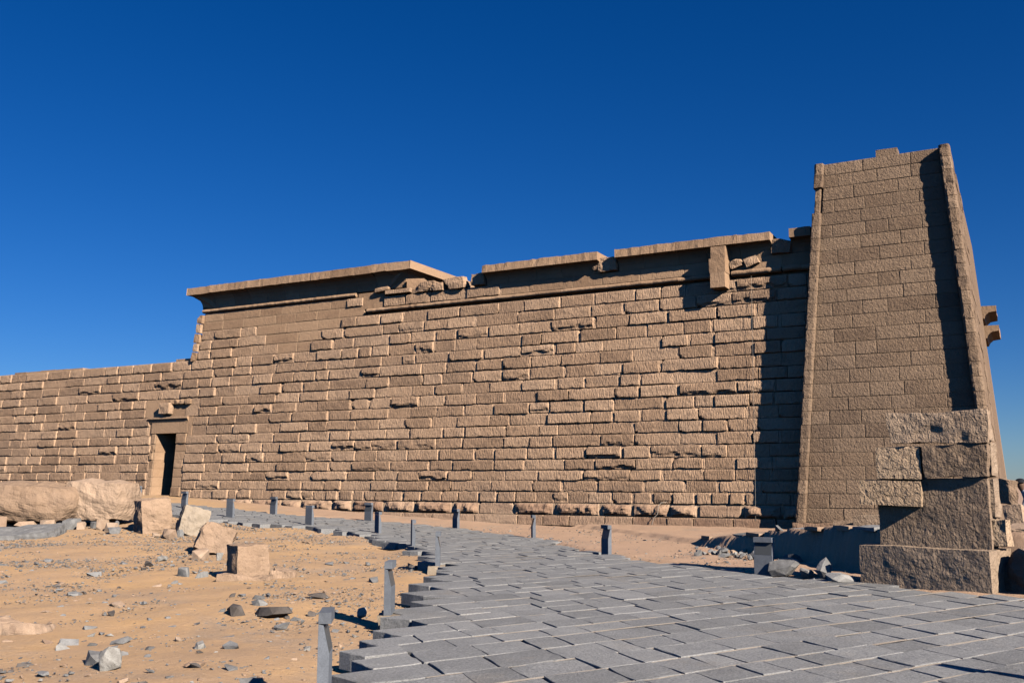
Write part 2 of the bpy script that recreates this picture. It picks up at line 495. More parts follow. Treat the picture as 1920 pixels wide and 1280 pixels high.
def build_path():
    # sand bedding between the stones
    xs = np.arange(-36, 10, 0.5)
    ys = np.arange(-36, -1, 0.5)
    V, Fc, ids = [], [], {}
    def vid(i, j):
        if (i, j) not in ids:
            ids[(i, j)] = len(V)
            x, y = xs[i], ys[j]
            V.append((x, y, float(grade(x, y)) - 0.030 + 0.012 * nz(x * 1.5, y * 1.5, 2)))
        return ids[(i, j)]
    cx, cy = np.meshgrid(xs[:-1] + .25, ys[:-1] + .25, indexing='ij')
    ins = in_poly(cx, cy, POLY) & (np.minimum(seg_dist(cx, cy, LEFT), seg_dist(cx, cy, RIGHT) + .3) > 0.62)
    for i in range(len(xs) - 1):
        for j in range(len(ys) - 1):
            if ins[i, j]:
                Fc.append((vid(i, j), vid(i + 1, j), vid(i + 1, j + 1), vid(i, j + 1)))
    path = part('path', V, Fc, M['bedding'], None, True)
    path['kind'] = 'structure'

    stones = []
    lines = []
    s = -6.0
    O = np.array((-1.0, -24.0))
    while s < 44:
        w = rng.uniform(0.42, 0.58)
        t = -12 + rng.uniform(0, 0.6)
        while t < 24:
            ln = rng.uniform(0.34, 0.78)
            c = O + PATH_A * (s + w / 2) + PATH_R * (t + ln / 2)
            dpt, side = view_depth_side(*c)
            if dpt > 3.5 and abs(side) < dpt * 0.62 + 1.2 and dpt < 46:
                stones.append((c, w, ln, dpt))
            t += ln
        s += w
        lines.append(s)
    keep = []
    for c, w, ln, dpt in stones:
        cc = np.array([c[0]]), np.array([c[1]])
        if not in_poly(*cc, POLY)[0]:
            continue
        keep.append((w * ln / dpt ** 3, c, w, ln))
    keep.sort(key=lambda k: -k[0])
    jv, jf = [], []
    for s in lines:
        prev = False
        for t in np.arange(-10, 22, .22):
            c = O + PATH_A * s + PATH_R * t
            dpt, side = view_depth_side(*c)
            ok = dpt > 3.5 and abs(side) < dpt * .62 + 1 and dpt < 34 and in_poly(np.array([c[0]]), np.array([c[1]]), POLY)[0] and seg_dist(np.array([c[0]]), np.array([c[1]]), LEFT)[0] > .45
            if ok:
                dz = -.004 + .011 * nz(c[0] * 1.1, c[1] * 1.1, 6)
                for q in (-.028, .028):
                    p = c + PATH_A * q
                    jv.append((p[0], p[1], float(grade(p[0], p[1])) + dz))
                if prev:
                    n_ = len(jv)
                    jf.append((n_ - 4, n_ - 3, n_ - 1, n_ - 2))
            prev = ok
    part('joint_sand', jv, jf, M['bedding'], path)
    far_v, far_f = [], []
    for k, (_, c, w, ln) in enumerate(keep):
        gr = rng.uniform(0.006, 0.015)
        ga = rng.uniform(0.004, 0.017)
        pts = []
        hw, hl = w / 2 - gr, ln / 2 - ga
        sk = rng.uniform(-.03, .03)
        cor = [(-hw, -hl), (hw, -hl), (hw, hl), (-hw, hl)]
        cor = [(a + rng.uniform(-.014, .010), b + rng.uniform(-.014, .010) + sk * a) for a, b in cor]
        out_ = c - PATH_R * (ln / 2 + .30)
        if not in_poly(np.array([out_[0]]), np.array([out_[1]]), POLY)[0] and seg_dist(np.array([out_[0]]), np.array([out_[1]]), LEFT)[0] < .9:
            # broken outer ends of the rows: long on the far side, short on the near side
            e_ = rng.uniform(.04, .22)
            cor[1] = (cor[1][0] - rng.uniform(0, .08), cor[1][1] - e_)
            cor[0] = (cor[0][0], cor[0][1] + rng.uniform(0, .10))
        for q in range(4):
            a0, b0 = cor[q]
            a1, b1 = cor[(q + 1) % 4]
            pts.append((a0, b0))
            m = 2 if k < 170 else 1
            for u in range(m):
                f = (u + 1) / (m + 1) + rng.uniform(-.1, .1)
                ex, ey = a1 - a0, b1 - b0
                el = math.hypot(ex, ey) or 1
                d = rng.uniform(-.014, .010)
                pts.append((a0 + ex * f - ey / el * d, b0 + ey * f + ex / el * d))
        n = len(pts)
        tz = rng.gauss(0, 0.0035)
        ta, tb = rng.gauss(0, .004), rng.gauss(0, .0045)
        vs = []
        for ring, (ins_, dz) in enumerate(((0.985, 0.0), (1.0, -0.006), (1.0, -0.16))):
            for a, b in pts:
                aa, bb = a * ins_, b * ins_
                p = c + PATH_A * aa + PATH_R * bb
                z = float(grade(p[0], p[1])) + tz + ta * aa + tb * bb + dz + (rng.uniform(-.003, .003) if ring < 2 else 0)
                vs.append((p[0], p[1], z))
        fs = [tuple(range(n))]
        for r_ in range(2):
            for i in range(n):
                j = (i + 1) % n
                fs.append((r_ * n + i, (r_ + 1) * n + i, (r_ + 1) * n + j, r_ * n + j))
        fs = [f_[::-1] for f_ in fs]
        if k < 300:
            part('paving_stone', vs, fs, M['paving'], path)
        else:
            b0 = len(far_v)
            far_v += vs
            far_f += [tuple(b0 + i for i in f) for f in fs]
    if far_v:
        o = part('far_paving_stones', far_v, far_f, M['paving'], path)
        o['kind'] = 'stuff'
build_path()

# ------------------------------------------------------------------ temple masonry
BAT = 0.07                                    # batter of the walls
def wall_y(z, off=0.0):
    return BAT * z - off

COURSES = [0.0, .365, .79, 1.185, 1.57, 1.95, 2.34, 2.77, 3.19, 3.60, 4.02, 4.44, 4.87, 5.29, 5.73, 6.17, 6.58, 7.03, 7.475, 7.92, 8.36]
UPPER = [8.36, 8.77, 9.17]

def block(name, x0, x1, z0, z1, style, parent, seed, off=0.0, mat=None, skew=0.0, nu=None):
    """One ashlar: drafted margin and a proud, uneven boss; x0/x1 may be (bottom, top) pairs."""
    r = random.Random(seed)
    xa0, xa1 = (x0, x0) if not isinstance(x0, tuple) else x0
    xb0, xb1 = (x1, x1) if not isinstance(x1, tuple) else x1
    Ln = (xb0 + xb1 - xa0 - xa1) / 2
    Hh = z1 - z0
    g = r.uniform(.003, .007) if r.random() < .8 or style in ('peck', 'plinth', 'flat') else r.uniform(.010, .022)
    mt, mb = r.uniform(.010, .034), r.uniform(.006, .024)
    ml = r.uniform(.008, .035)
    mr = r.uniform(.010, .035) if r.random() < .4 else r.uniform(.045, .12)
    amp, ero, rnd = .012, 0.0, 0.0
    if style == 'rough':
        p = r.choice((r.uniform(.016, .035), r.uniform(.03, .055), r.uniform(.045, .08), r.uniform(.06, .105)))
    elif style == 'flat':
        p, amp = r.uniform(.004, .014), .003
        mt = mb = .012; ml = mr = .012
    elif style == 'broken':
        p, amp, ero = r.uniform(.06, .12), .022, r.uniform(.25, .6)
    elif style == 'cube':
        p, amp, rnd = r.uniform(.14, .26), .06, 1.0
        ml, mr = r.uniform(.04, .13), r.uniform(.04, .11)
    elif style == 'plinth':
        p, amp = r.uniform(.16, .20), .014
        mt = mb = .006; ml = mr = r.uniform(.006, .03)
    elif style == 'peck':
        p, amp = r.uniform(.007, .017), .006
        mt, mb = r.uniform(.010, .02), r.uniform(.008, .018)
        ml, mr = r.uniform(.010, .02), r.uniform(.012, .03)
    mr = min(mr, Ln * .2); ml = min(ml, Ln * .2)
    st = .006 if style in ('peck', 'flat', 'plinth') else .009
    ta_, tb_ = (r.gauss(0, .012), r.gauss(0, .035)) if style in ('rough', 'broken') else (r.gauss(0, .004), r.gauss(0, .006))
    iu = nu or max(4, int(Ln / .09))
    iv = 5 if style in ('rough', 'broken', 'cube') else 4
    U = [g, ml, ml + st] + list(np.linspace(ml + st, Ln - mr - st, iu + 2)[1:-1]) + [Ln - mr - st, Ln - mr, Ln - g]
    Vv = [g, mb, mb + st] + list(np.linspace(mb + st, Hh - mt - st, iv + 2)[1:-1]) + [Hh - mt - st, Hh - mt, Hh - g]
    nU, nV = len(U), len(Vv)
    sx, sz = seed * 1.37 % 91, seed * 2.11 % 77
    tilt = r.uniform(-.15, .15)
    chip = [(r.random() < .12) and style in ('rough', 'broken', 'cube') for _ in range(4)]
    chips = r.uniform(.08, .16)
    verts, fresh = [], []
    for j, v in enumerate(Vv):
        for i, u in enumerate(U):
            inb = 2 <= i <= nU - 3 and 2 <= j <= nV - 3
            edge = i in (2, nU - 3) or j in (2, nV - 3)
            rim = (1 <= i <= nU - 2 and 1 <= j <= nV - 2)
            uu, vv = u, v
            w = 0.0
            fr = 1.0
            if rim:
                k = .016 if style in ('rough', 'broken', 'cube') else .004
                uu += k * nz(sx + u * 7, v * 9, sz) * (1 if 1 < i < nU - 2 else .5)
                vv += k * nz(sx + u * 6, v * 8, sz + 20) * (1 if 1 < j < nV - 2 else .5)
                if j in (1, 2) and style in ('rough', 'cube'):
                    vv += max(0, .045 * nz(sx + u * 4.1, 3.3, sz + 40) + .02 * nz(sx + u * 13, 1.3, sz + 44))
            if inb:
                fr = .18 if edge else 0.0
                w = p * (1 + tilt * (u / Ln - .5)) + amp * (nz(sx + u * 3.2, v * 4.5, sz + 5) + .6 * nz(sx + u * 9, v * 11, sz + 9))
                w += ta_ * (u - Ln / 2) + tb_ * (v - Hh / 2)
                if edge:
                    w -= .010 * abs(nz(u * 12, v * 12, sz)) + (.004 if p > .05 else .001)
                if rnd:
                    eu = min(u - ml, Ln - mr - u) / (.5 * Ln)
                    ev = min(v - mb, Hh - mt - v) / (.5 * Hh)
                    w *= (.35 + .65 * float(smooth01(min(eu * 2.5, ev * 1.8) + .12)))
                    w += .07 * nz(sx + u * 4.5, v * 5.5, sz + 31)
                if ero:
                    e = ero * .75 + .30 * nz(sx + u * 2.6, 0, sz)
                    q = float(smooth01((v / Hh - e + .16) / .2))
                    w = w * q + (1 - q) * (.02 + .03 * nz(u * 5, v * 7, sz))
                w = max(w, .003)
            for ci, (cu, cv) in enumerate(((0, 0), (Ln, 0), (Ln, Hh), (0, Hh))):
                if chip[ci]:
                    dd = math.hypot((u - cu), (v - cv) * 1.2)
                    if dd < chips:
                        w -= .16 * (1 - dd / chips)
            fz = vv / Hh
            xx = xa0 + (xa1 - xa0) * fz + uu * ((xb0 - xa0) * (1 - fz) + (xb1 - xa1) * fz) / Ln
            zz = z0 + vv + skew * (uu / Ln)
            verts.append((xx, wall_y(zz, off) - w, zz))
            fresh.append(fr * r.uniform(.6, 1.0))
    faces = [(j * nU + i, j * nU + i + 1, (j + 1) * nU + i + 1, (j + 1) * nU + i) for j in range(nV - 1) for i in range(nU - 1)]
    ring = [i for i in range(nU)] + [j * nU + nU - 1 for j in range(1, nV)] + [(nV - 1) * nU + i for i in range(nU - 2, -1, -1)] + [j * nU for j in range(nV - 2, 0, -1)]
    b0 = len(verts)
    for q in ring:
        x, y, z = verts[q]
        verts.append((x, wall_y(z, off) + .20, z))
        fresh.append(.3)
    m_ = len(ring)
    for a in range(m_):
        b = (a + 1) % m_
        faces.append((ring[b], ring[a], b0 + a, b0 + b))
    return part(name, verts, faces, mat or M['wall'], parent, False, fresh)

rear = root('rear_wall', (-41, 0, 1.0), 'long low rear wall of rough sandstone blocks with a small dark doorway', 'wall')
hall = root('temple_hall', (-27.7, 0, .6), 'tall sandstone temple hall with intact overhanging cornice, rising above its neighbours', 'building')
court = root('court_wall', (-14, 0, 0), 'long sandstone court wall between hall and pylon, with broken cornice along the top', 'wall')

DOOR = (-36.0, -32.95, .86, 5.30)             # frame area kept clear of ordinary blocks
def hall_left(z):
    return -34.02 + .078 * z
PYL_W = -6.20
seedc = 100

def owner(xm, z):
    if xm < -33.5:
        return rear
    return hall if xm < -22.2 else court

rb = random.Random(21)
def lay_course(z0, z1, xa, xb, style_fn, ci, cuts=()):
    """cuts: (x0,x1) spans left out"""
    global seedc
    spans = [(xa, xb)]
    for c0, c1 in cuts:
        ns = []
        for a, b in spans:
            if c1 <= a or c0 >= b:
                ns.append((a, b)); continue
            if c0 - a > .15:
                ns.append((a, c0))
            if b - c1 > .15:
                ns.append((c1, b))
        spans = ns
    for a, b in spans:
        x = a
        first = True
        while x < b - 1e-6:
            ln = rb.triangular(.6, 2.1, 1.2) if ci != 2 else rb.uniform(.5, .95)
            if first and a == xa:
                ln *= rb.uniform(.5, 1.0)
            first = False
            if b - (x + ln) < .5:
                ln = b - x if b - x < 1.7 else (b - x) / 2
            xm = x + ln / 2
            seedc += 1
            st, mt = style_fn(xm, (z0 + z1) / 2)
            block('stone_block', x, x + ln, z0 + rb.uniform(0, .008), z1 - rb.uniform(0, .008), st, owner(xm, z0), seedc, 0.0, mt, rb.uniform(-.006, .006))
            x += ln

def wall_style(xm, z):
    u = rb.random()
    if z < .365:
        return 'plinth', M['wall_low']
    if z < .79:
        return ('cube' if u < .85 else 'rough'), M['wall_low']
    # dressed patch high on the hall
    if -30.5 + (8.4 - z) * 1.2 < xm < -24.2 - (9.2 - z) * .9 and z > 7.2:
        return 'flat', M['smooth']
    if z > 8.36 and xm < -23:
        return ('flat' if u < .6 else 'rough'), M['smooth'] if u < .6 else M['wall']
    br = .13 if z < 3.2 else .05
    if u < br:
        return 'broken', M['wall']
    if u < br + (.07 if z < 7 else .10):
        return 'flat', M['wall']
    return 'rough', M['wall']

for ci in range(len(COURSES) - 1):
    z0, z1 = COURSES[ci], COURSES[ci + 1]
    zm = (z0 + z1) / 2
    # the ground climbs to the left: leave out what is under it
    gx = np.interp(z1, [.0, .12, .42, .95, 1.1, 1.3], [-15, -18, -25, -34.5, -39, -60])
    xa = max(-51.0, gx - .8)
    if z0 >= 7.02:
        xa = hall_left(zm) + .32
    if ci == 0:
        xa = -26
    xe = PYL_W + .15 + .02 * z0
    cuts = []
    if z1 > DOOR[2] + .05 and z0 < DOOR[3] - .05:
        if z0 > 4.40:
            cuts.append((-36.2, -32.75))
        elif z0 > 3.55:
            cuts.append((-35.85, -33.1))
        else:
            cuts.append((-35.62, -33.38))
    lay_course(z0, z1, xa, xe, wall_style, ci, cuts)

for z0, z1 in zip(UPPER[:-1], UPPER[1:]):
    lay_course(z0, z1, hall_left(z0) + .32, -23.9, wall_style, 30)

# ---- cores (solid masses behind the facing)
def core(name, prof_xz, y_front, depth, parent, mat=None):
    """prof_xz: outline in x,z; front follows the batter"""
    n = len(prof_xz)
    v = [(x, wall_y(z) + y_front, z) for x, z in prof_xz] + [(x, wall_y(z) + y_front + depth, z) for x, z in prof_xz]
    f = [tuple(range(n))] + [tuple(range(2 * n - 1, n - 1, -1))]
    for i in range(n):
        j = (i + 1) % n
        f.append((j, i, n + i, n + j))
    return part(name, v, f, mat or M['core'], parent)

core('wall_core', [(-22.15, -.5), (PYL_W + .4, -.5), (PYL_W + .9, 8.6), (-22.15, 8.6)], .17, 2.1, court)
core('wall_core', [(-33.4, -.5), (-22.2, -.5), (-22.2, 9.9), (hall_left(9.9) + .3, 9.9)], .17, 20, hall)
core('wall_core', [(-52, -.5), (-35.35, -.5), (-35.35, 6.98), (-52, 6.98)], .17, 2.1, rear)
core('wall_core', [(-34.05, .0), (-33.42, .0), (-33.42, 6.98), (-34.05, 6.98)], .05, 2.2, rear)
core('wall_core', [(-35.34, 3.70), (-34.06, 3.70), (-34.06, 6.98), (-35.34, 6.98)], .05, 2.2, rear)
# passage behind the doorway, closed in by an added roof to darken it
v, f = box_geo(-37.5, -37.3, 2.6, 5.2, .3, 4.6); part('passage_wall', v, f, M['core'], rear)
v, f = box_geo(-32.6, -32.4, 2.6, 5.2, .3, 4.6); part('passage_wall', v, f, M['core'], rear)
v, f = box_geo(-37.5, -32.4, 5.0, 5.2, .3, 4.6); part('passage_wall', v, f, M['core'], rear)
v, f = box_geo(-37.5, -32.4, 2.3, 5.2, 4.4, 4.8); part('added_passage_roof', v, f, M['core'], rear)

# ---- cap slabs along the top of the rear wall (partly lost)
x = -46.6
while x < -42.2:
    ln = rb.uniform(.8, 1.3)
    v, f = box_geo(x, x + ln - .012, wall_y(7.1) + .25, wall_y(7.1) + 1.6, 7.02, 7.15 + rb.uniform(-.015, .02))
    part('cap_slab', v, f, M['smooth'], rear)
    x += ln
v, f = box_geo(-34.9, -33.6, wall_y(7.1) + .3, wall_y(7.1) + 1.6, 7.03, 7.19)
part('cap_slab', v, f, M['wall'], rear)

# ---- doorway
def wall_panel(name, x0, x1, z0, z1, proud, mat, parent, thick=.3):
    v = []
    for z in (z0, z1):
        for x in (x0, x1):
            v.append((x, wall_y(z) - proud, z))
    for z in (z0, z1):
        for x in (x0, x1):
            v.append((x, wall_y(z) + thick, z))
    f = [(0, 1, 3, 2), (5, 4, 6, 7), (2, 3, 7, 6), (1, 0, 4, 5), (0, 2, 6, 4), (3, 1, 5, 7)]
    return part(name, v, f, mat, parent)
wall_panel('dressed_panel', -36.19, -35.05, 4.46, 5.28, .012, M['smooth'], rear)
wall_panel('dressed_panel', -35.04, -33.60, 4.46, 5.27, .008, M['smooth'], rear)
wall_panel('dressed_panel', -33.59, -32.78, 4.46, 5.28, .03, M['wall'], rear)
wall_panel('door_lintel', -35.66, -33.36, 3.71, 4.20, .04, M['smooth'], rear)
wall_panel('dressed_panel', -33.34, -33.11, 3.58, 4.44, .03, M['smooth'], rear)
wall_panel('dressed_panel', -35.84, -35.68, 3.58, 4.44, -.02, M['smooth'], rear)
# cavetto ledge above the lintel
prof = [(-.25, 4.21), (.04, 4.21), (.06, 4.28), (.12, 4.34), (.15, 4.37), (.16, 4.37), (.16, 4.45), (-.25, 4.45)]
v, f = extrude_profile(prof, [lambda a, b, xx=xx: (xx, wall_y(b) - a, b) for xx in (-35.85, -33.35)])
part('door_cornice', v, f, M['smooth'], rear)
def rough_block(name, c, dims, rot, mat, parent=None, seed=1, n=6, amp=.05, roundness=.25, cuts=0, smooth=False, flatbase=False):
    """A weathered stone: subdivided box, corners eased, random breaks, noise."""
    r = random.Random(seed)
    bm = bmesh.new()
    idx = {}
    vl, fl = [], []
    def vert(p):
        k = tuple(round(q * 1000) for q in p)
        if k not in idx:
            idx[k] = len(vl); vl.append(p)
        return idx[k]
    for ax in range(3):
        for sgn in (-1, 1):
            for i in range(n):
                for j in range(n):
                    q = []
                    for (a, b) in ((i, j), (i + 1, j), (i + 1, j + 1), (i, j + 1)):
                        p = [0, 0, 0]
                        p[ax] = sgn
                        p[(ax + 1) % 3] = -1 + 2 * a / n
                        p[(ax + 2) % 3] = -1 + 2 * b / n
                        q.append(vert(tuple(p)))
                    fl.append(q if sgn > 0 else q[::-1])
    bm.free()
    D = Vector(dims) / 2
    planes = []
    for _ in range(cuts):
        nv = Vector((r.uniform(-1, 1), r.uniform(-1, 1), r.uniform(-.3, 1))).normalized()
        planes.append((nv, r.uniform(.72, .95)))
    out = []
    rot = Matrix.Rotation(rot[2], 3, 'Z') @ Matrix.Rotation(rot[1], 3, 'Y') @ Matrix.Rotation(rot[0], 3, 'X')
    ox = seed * 3.17 % 50
    for p in vl:
        P_ = Vector(p)
        sph = P_.normalized() * 1.15
        P_ = P_.lerp(sph, roundness)
        for nv, d in planes:
            s_ = P_.dot(nv) - d * (abs(nv.x) + abs(nv.y) + abs(nv.z)) * .72
            if s_ > 0:
                P_ -= nv * s_
        q = Vector((P_.x * D.x, P_.y * D.y, P_.z * D.z))
        nn = P_.normalized()
        rg = 1 - 2 * abs(nz(q.x * 2.3 + ox, q.y * 2.3 + 5, q.z * 2.3))
        h = nz(q.x * 1.6 + ox, q.y * 1.6, q.z * 1.6) * amp - .35 * amp * rg + nz(q.x * 4.5 + ox, q.y * 4.5, q.z * 4.5) * amp * .5 + nz(q.x * 11, q.y * 11 + ox, q.z * 11) * amp * .28
        q += nn * h
        q = rot @ q
        out.append((q.x + c[0], q.y + c[1], q.z + c[2]))
    return part(name, out, fl, mat, parent, smooth)

rough_block('broken_boss', (-34.72, wall_y(4.85) - .10, 4.85), (.66, .44, .52), (0, 0, 0), M['wall'], rear, 5, 5, .05, .15, 2)
for k, (xx, wd) in enumerate(((-34.1, .3), (-33.75, .35), (-33.4, .3), (-34.45, .4))):
    rough_block('broken_boss', (xx, wall_y(5.15) - .03, 5.13 + .02 * (k % 2)), (wd, .3, .22), (0, 0, 0), M['smooth'], rear, 15 + k, 4, .05, .2, 1)
# jamb stones: left jamb with its sunlit reveal, right jamb
zz = .86
k = 0
while zz < 3.68:
    h = min(rb.uniform(.36, .46), 3.70 - zz)
    if 3.70 - (zz + h) < .15:
        h = 3.70 - zz
    wl = .25 if zz > 2.4 else rb.uniform(.26, .30)
    seedc += 1
    block('jamb_stone', -35.62, -35.36, zz, zz + h, 'flat' if zz < 2.4 else 'rough', rear, seedc, 0, M['smooth'])
    block('jamb_stone', -34.04, -33.385, zz, zz + h, 'flat' if k % 3 else 'rough', rear, seedc + 500, 0, M['smooth'])
    # reveal (faces east, catches the sun)
    z_ = zz
    v = [(-35.335, wall_y(z_) + .02, z_), (-35.325, wall_y(z_) + 1.15, z_), (-35.325, wall_y(z_ + h) + 1.15, z_ + h - .006), (-35.335, wall_y(z_ + h) + .02, z_ + h - .006),
         (-35.36, wall_y(z_) + .02, z_), (-35.36, wall_y(z_) + 1.15, z_), (-35.36, wall_y(z_ + h) + 1.15, z_ + h - .006), (-35.36, wall_y(z_ + h) + .02, z_ + h - .006)]
    part('reveal_stone', v, [(0, 1, 2, 3), (4, 7, 6, 5), (0, 4, 5, 1), (3, 2, 6, 7), (1, 5, 6, 2), (0, 3, 7, 4)], M['smooth'], rear)
    zz += h
    k += 1
v, f = box_geo(-35.3, -34.1, -.25, 2.3, .55, .90); part('door_sill', v, f, M['smooth'], rear)

def tube(name, pts, rad, mat, parent=None, n=6):
    v, f = [], []
    P_ = [Vector(p) for p in pts]
    for i, p in enumerate(P_):
        d = (P_[min(i + 1, len(P_) - 1)] - P_[max(i - 1, 0)]).normalized()
        a = d.orthogonal().normalized()
        b = d.cross(a)
        for k in range(n):
            an = 2 * math.pi * k / n
            v.append(p + (a * math.cos(an) + b * math.sin(an)) * rad)
    for i in range(len(P_) - 1):
        for k in range(n):
            k2 = (k + 1) % n
            f.append((i * n + k, i * n + k2, (i + 1) * n + k2, (i + 1) * n + k))
    f.append(tuple(range(n))[::-1]); f.append(tuple(range((len(P_) - 1) * n, len(P_) * n)))
    return part(name, v, f, mat, parent)

gate = root('metal_gate', (-34.65, 1.45, .9), 'thin metal barred gate standing inside the dark doorway', 'gate')
for k in range(8):
    xx = -35.28 + k * .168
    tube('bar', [(xx, 1.45, .92), (xx, 1.45, 3.0)], .011, M['metal'], gate)
for z_ in (.98, 1.9, 2.95):
    tube('rail', [(-35.31, 1.45, z_), (-34.08, 1.45, z_)], .02, M['metal'], gate)

# ---- horizontal torus mouldings
def torus_run(xa, xb, zc, rad, parent, drop=0.0, seed=0, lens=(.9, 1.6)):
    r = random.Random(seed)
    x = xa
    while x < xb - .05:
        ln = min(r.uniform(*lens), xb - x)
        if xb - (x + ln) < .3:
            ln = xb - x
        prof = []
        for k in range(9):
            an = -math.pi / 2 + math.pi * k / 8
            prof.append((rad * 1.25 * math.cos(an) + .02, zc + rad * math.sin(an)))
        prof = [(-.15, zc - rad)] + prof + [(-.15, zc + rad)]
        nst = max(3, int(ln / .14))
        sts = []
        for q in range(nst + 1):
            xx = x + .004 + (ln - .008) * q / nst
            e = .022 * nz(xx * 4, zc, seed) + .012 * nz(xx * 13, zc, seed + 3)
            bite = max(0, nz(xx * 1.7, zc * 3, seed + 8) - .35) * .25 if seed else 0
            sts.append(lambda a, b, xx=xx, e=e, bt=bite: (xx, wall_y(b) - (a + (e - bt) * (1 if a > .05 else 0)), b + e * .3))
        v, f = extrude_profile(prof, sts)
        part('torus_segment', v, f, M['smooth'], parent)
        x += ln
torus_run(-23.72, -9.15, 8.54, .085, court, 0, 11)
torus_run(-8.42, -6.75, 8.56, .10, court, 0, 12, (.5, .9))
torus_run(-6.7, -5.75, 8.56, .10, court, 0, 13, (.5, .9))
torus_run(-33.1, -24.35, 9.285, .085, hall, 0, 14)
rough_block('torus_fragment', (-23.05, wall_y(9.35) - .06, 9.36), (.85, .3, .15), (0, R(-5), 0), M['smooth'], hall, 66, 5, .03, .25, 1)

# ---- frieze band of the court wall, above its torus
x = -22.9
while x < -5.75:
    ln = rb.uniform(1.1, 1.9)
    ln = min(ln, -5.7 - x)
    seedc += 1
    stl = 'flat'
    if x < -18.5:
        stl = 'rough'
    block('frieze_block', x, x + ln, 8.635, 9.08, stl, court, seedc, 0.0, M['wall'] if stl == 'rough' else M['smooth'])
    x += ln
wall_panel('dressed_panel', -24.25, -22.92, 8.63, 9.32, .008, M['smooth'], hall)
v, f = box_geo(-22.9, PYL_W + .9, wall_y(8.6) + .06, wall_y(8.6) + 1.8, 8.55, 9.07)
part('wall_core', v, f, M['core'], court)

# ---- cavetto cornice of the court wall, in separate blocks
CAV = [(-.9, 9.085), (.0, 9.085), (.015, 9.16), (.05, 9.26), (.115, 9.36), (.22, 9.445), (.36, 9.49), (.47, 9.50), (.50, 9.505), (.50, 9.80), (-.9, 9.80)]
def cornice_run(xa, xb, parent, prof, seed, lens=(.95, 1.35), worn=1.8, mat=None, mitre=(None, None)):
    r = random.Random(seed)
    x = xa
    while x < xb - .02:
        ln = r.uniform(*lens)
        if xb - (x + ln) < .5:
            ln = xb - x
        nst = max(3, int(ln / .16))
        dz = r.uniform(-.012, .012)
        dw = r.uniform(-.012, .012)
        sts = []
        for q in range(nst + 1):
            t = q / nst
            xx = x + .007 + (ln - .014) * t
            def st(a, b, xx=xx, t=t, first=(x == xa), last=(x + ln >= xb - 1e-6)):
                e = worn * (.022 * nz(xx * 5, b * 6, seed) + .014 * nz(xx * 14, b * 14, seed + 4)) if a > .3 else 0
                px = xx
                if mitre[0] is not None and first:
                    px = xx - max(a, 0) * (1 - t)
                if mitre[1] is not None and last:
                    px = xx + max(a, 0) * t
                return (px, wall_y(b) - a - (e + dw if a > .3 else 0), b + (dz + e * .6 if b > 9.6 and a > .3 else 0))
            sts.append(st)
        v, f = extrude_profile(prof, sts)
        part('cornice_block', v, f, mat or M['smooth'], parent)
        x += ln
cornice_run(-18.05, -13.22, court, CAV, 31)
cornice_run(-12.55, -7.0, court, CAV, 32)
cornice_run(-6.38, -5.68, court, CAV, 33, (.6, .8))
# broken lengths: loose rough stones where the cornice is lost
for k, (xx, ln, z_, hh) in enumerate(((-21.0, 1.3, 9.28, .40), (-19.55, 1.05, 9.30, .46), (-18.45, .7, 9.36, .50), (-12.95, .72, 9.36, .52), (-13.35, .4, 9.38, .42), (-6.72, .62, 9.34, .50), (-20.3, .6, 9.24, .30))):
    rough_block('broken_cornice_stone', (xx, wall_y(9.3) + .10, z_), (ln, .62, hh), (0, R(rb.uniform(-4, 4)), 0), M['wall'], court, 200 + k, 6, .07, .2, 3)
for k, xx in enumerate((-8.25, -7.7)):
    rough_block('broken_cornice_stone', (xx, wall_y(8.95) - .05, 8.86 + .05 * k), (.45, .3, .28), (0, R(-18), 0), M['wall'], court, 230 + k, 5, .05, .2, 2)

# ---- projecting water spout
sp = [(-9.02, -8.50)]
v, f = box_geo(-9.00, -8.50, wall_y(8.2) - .62, wall_y(8.2) + .3, 8.02, 8.53)
part('water_spout', v, f, M['smooth'], court)
rough_block('water_spout', (-8.76, wall_y(8.8) - .18, 8.78), (.56, .92, .50), (0, 0, 0), M['smooth'], court, 71, 6, .02, .04, 0)
rough_block('water_spout', (-8.74, wall_y(9.2) - .16, 9.24), (.50, .88, .44), (0, 0, 0), M['smooth'], court, 72, 6, .018, .04, 0)

# ---- hall cornice with mitred corners, and its return along the front of the hall
HCAV = [(-1.2, 9.39), (.0, 9.39), (.012, 9.52), (.045, 9.66), (.11, 9.80), (.22, 9.92), (.38, 10.0), (.52, 10.025), (.56, 10.03), (.56, 10.36), (-1.2, 10.36)]
HXL, HXR = -33.18, -21.92
cornice_run(HXL, HXR, hall, HCAV, 41, (.7, 1.15), 1.1, None, (1, 1))
def side_run(x_face, sgn, y1):
    n = 8
    sts = []
    for q in range(n + 1):
        t = q / n
        def st(a, b, t=t):
            y0 = wall_y(b) - max(a, 0)
            return (x_face + sgn * a, y0 + (y1 - y0) * t, b)
        sts.append(st)
    v, f = extrude_profile([(max(a, -.8), b) for a, b in HCAV], sts)
    part('side_cornice', v, f, M['smooth'], hall)
side_run(HXR + .003, 1, 22.0)
side_run(HXL - .003, -1, 20.0)
v, f = box_geo(-33.0, -22.05, wall_y(9.6) + .9, 20.5, 9.7, 10.33); part('roof_slab', v, f, M['core'], hall)
v, f = box_geo(-22.19, -21.93, wall_y(8.9) + .12, 20.4, 8.3, 9.388); part('front_wall', v, f, M['smooth'], hall)
# broken corner stones beneath the right end of the cornice
rough_block('corner_stone', (-22.15, wall_y(9.2) + .02, 9.24), (1.25, .5, .22), (0, 0, 0), M['wall'], hall, 81, 5, .03, .1, 1)
rough_block('corner_stone', (-21.5, wall_y(9.3) + .32, 9.46), (.72, .75, .46), (0, 0, R(18)), M['smooth'], hall, 82, 5, .02, .05, 0)
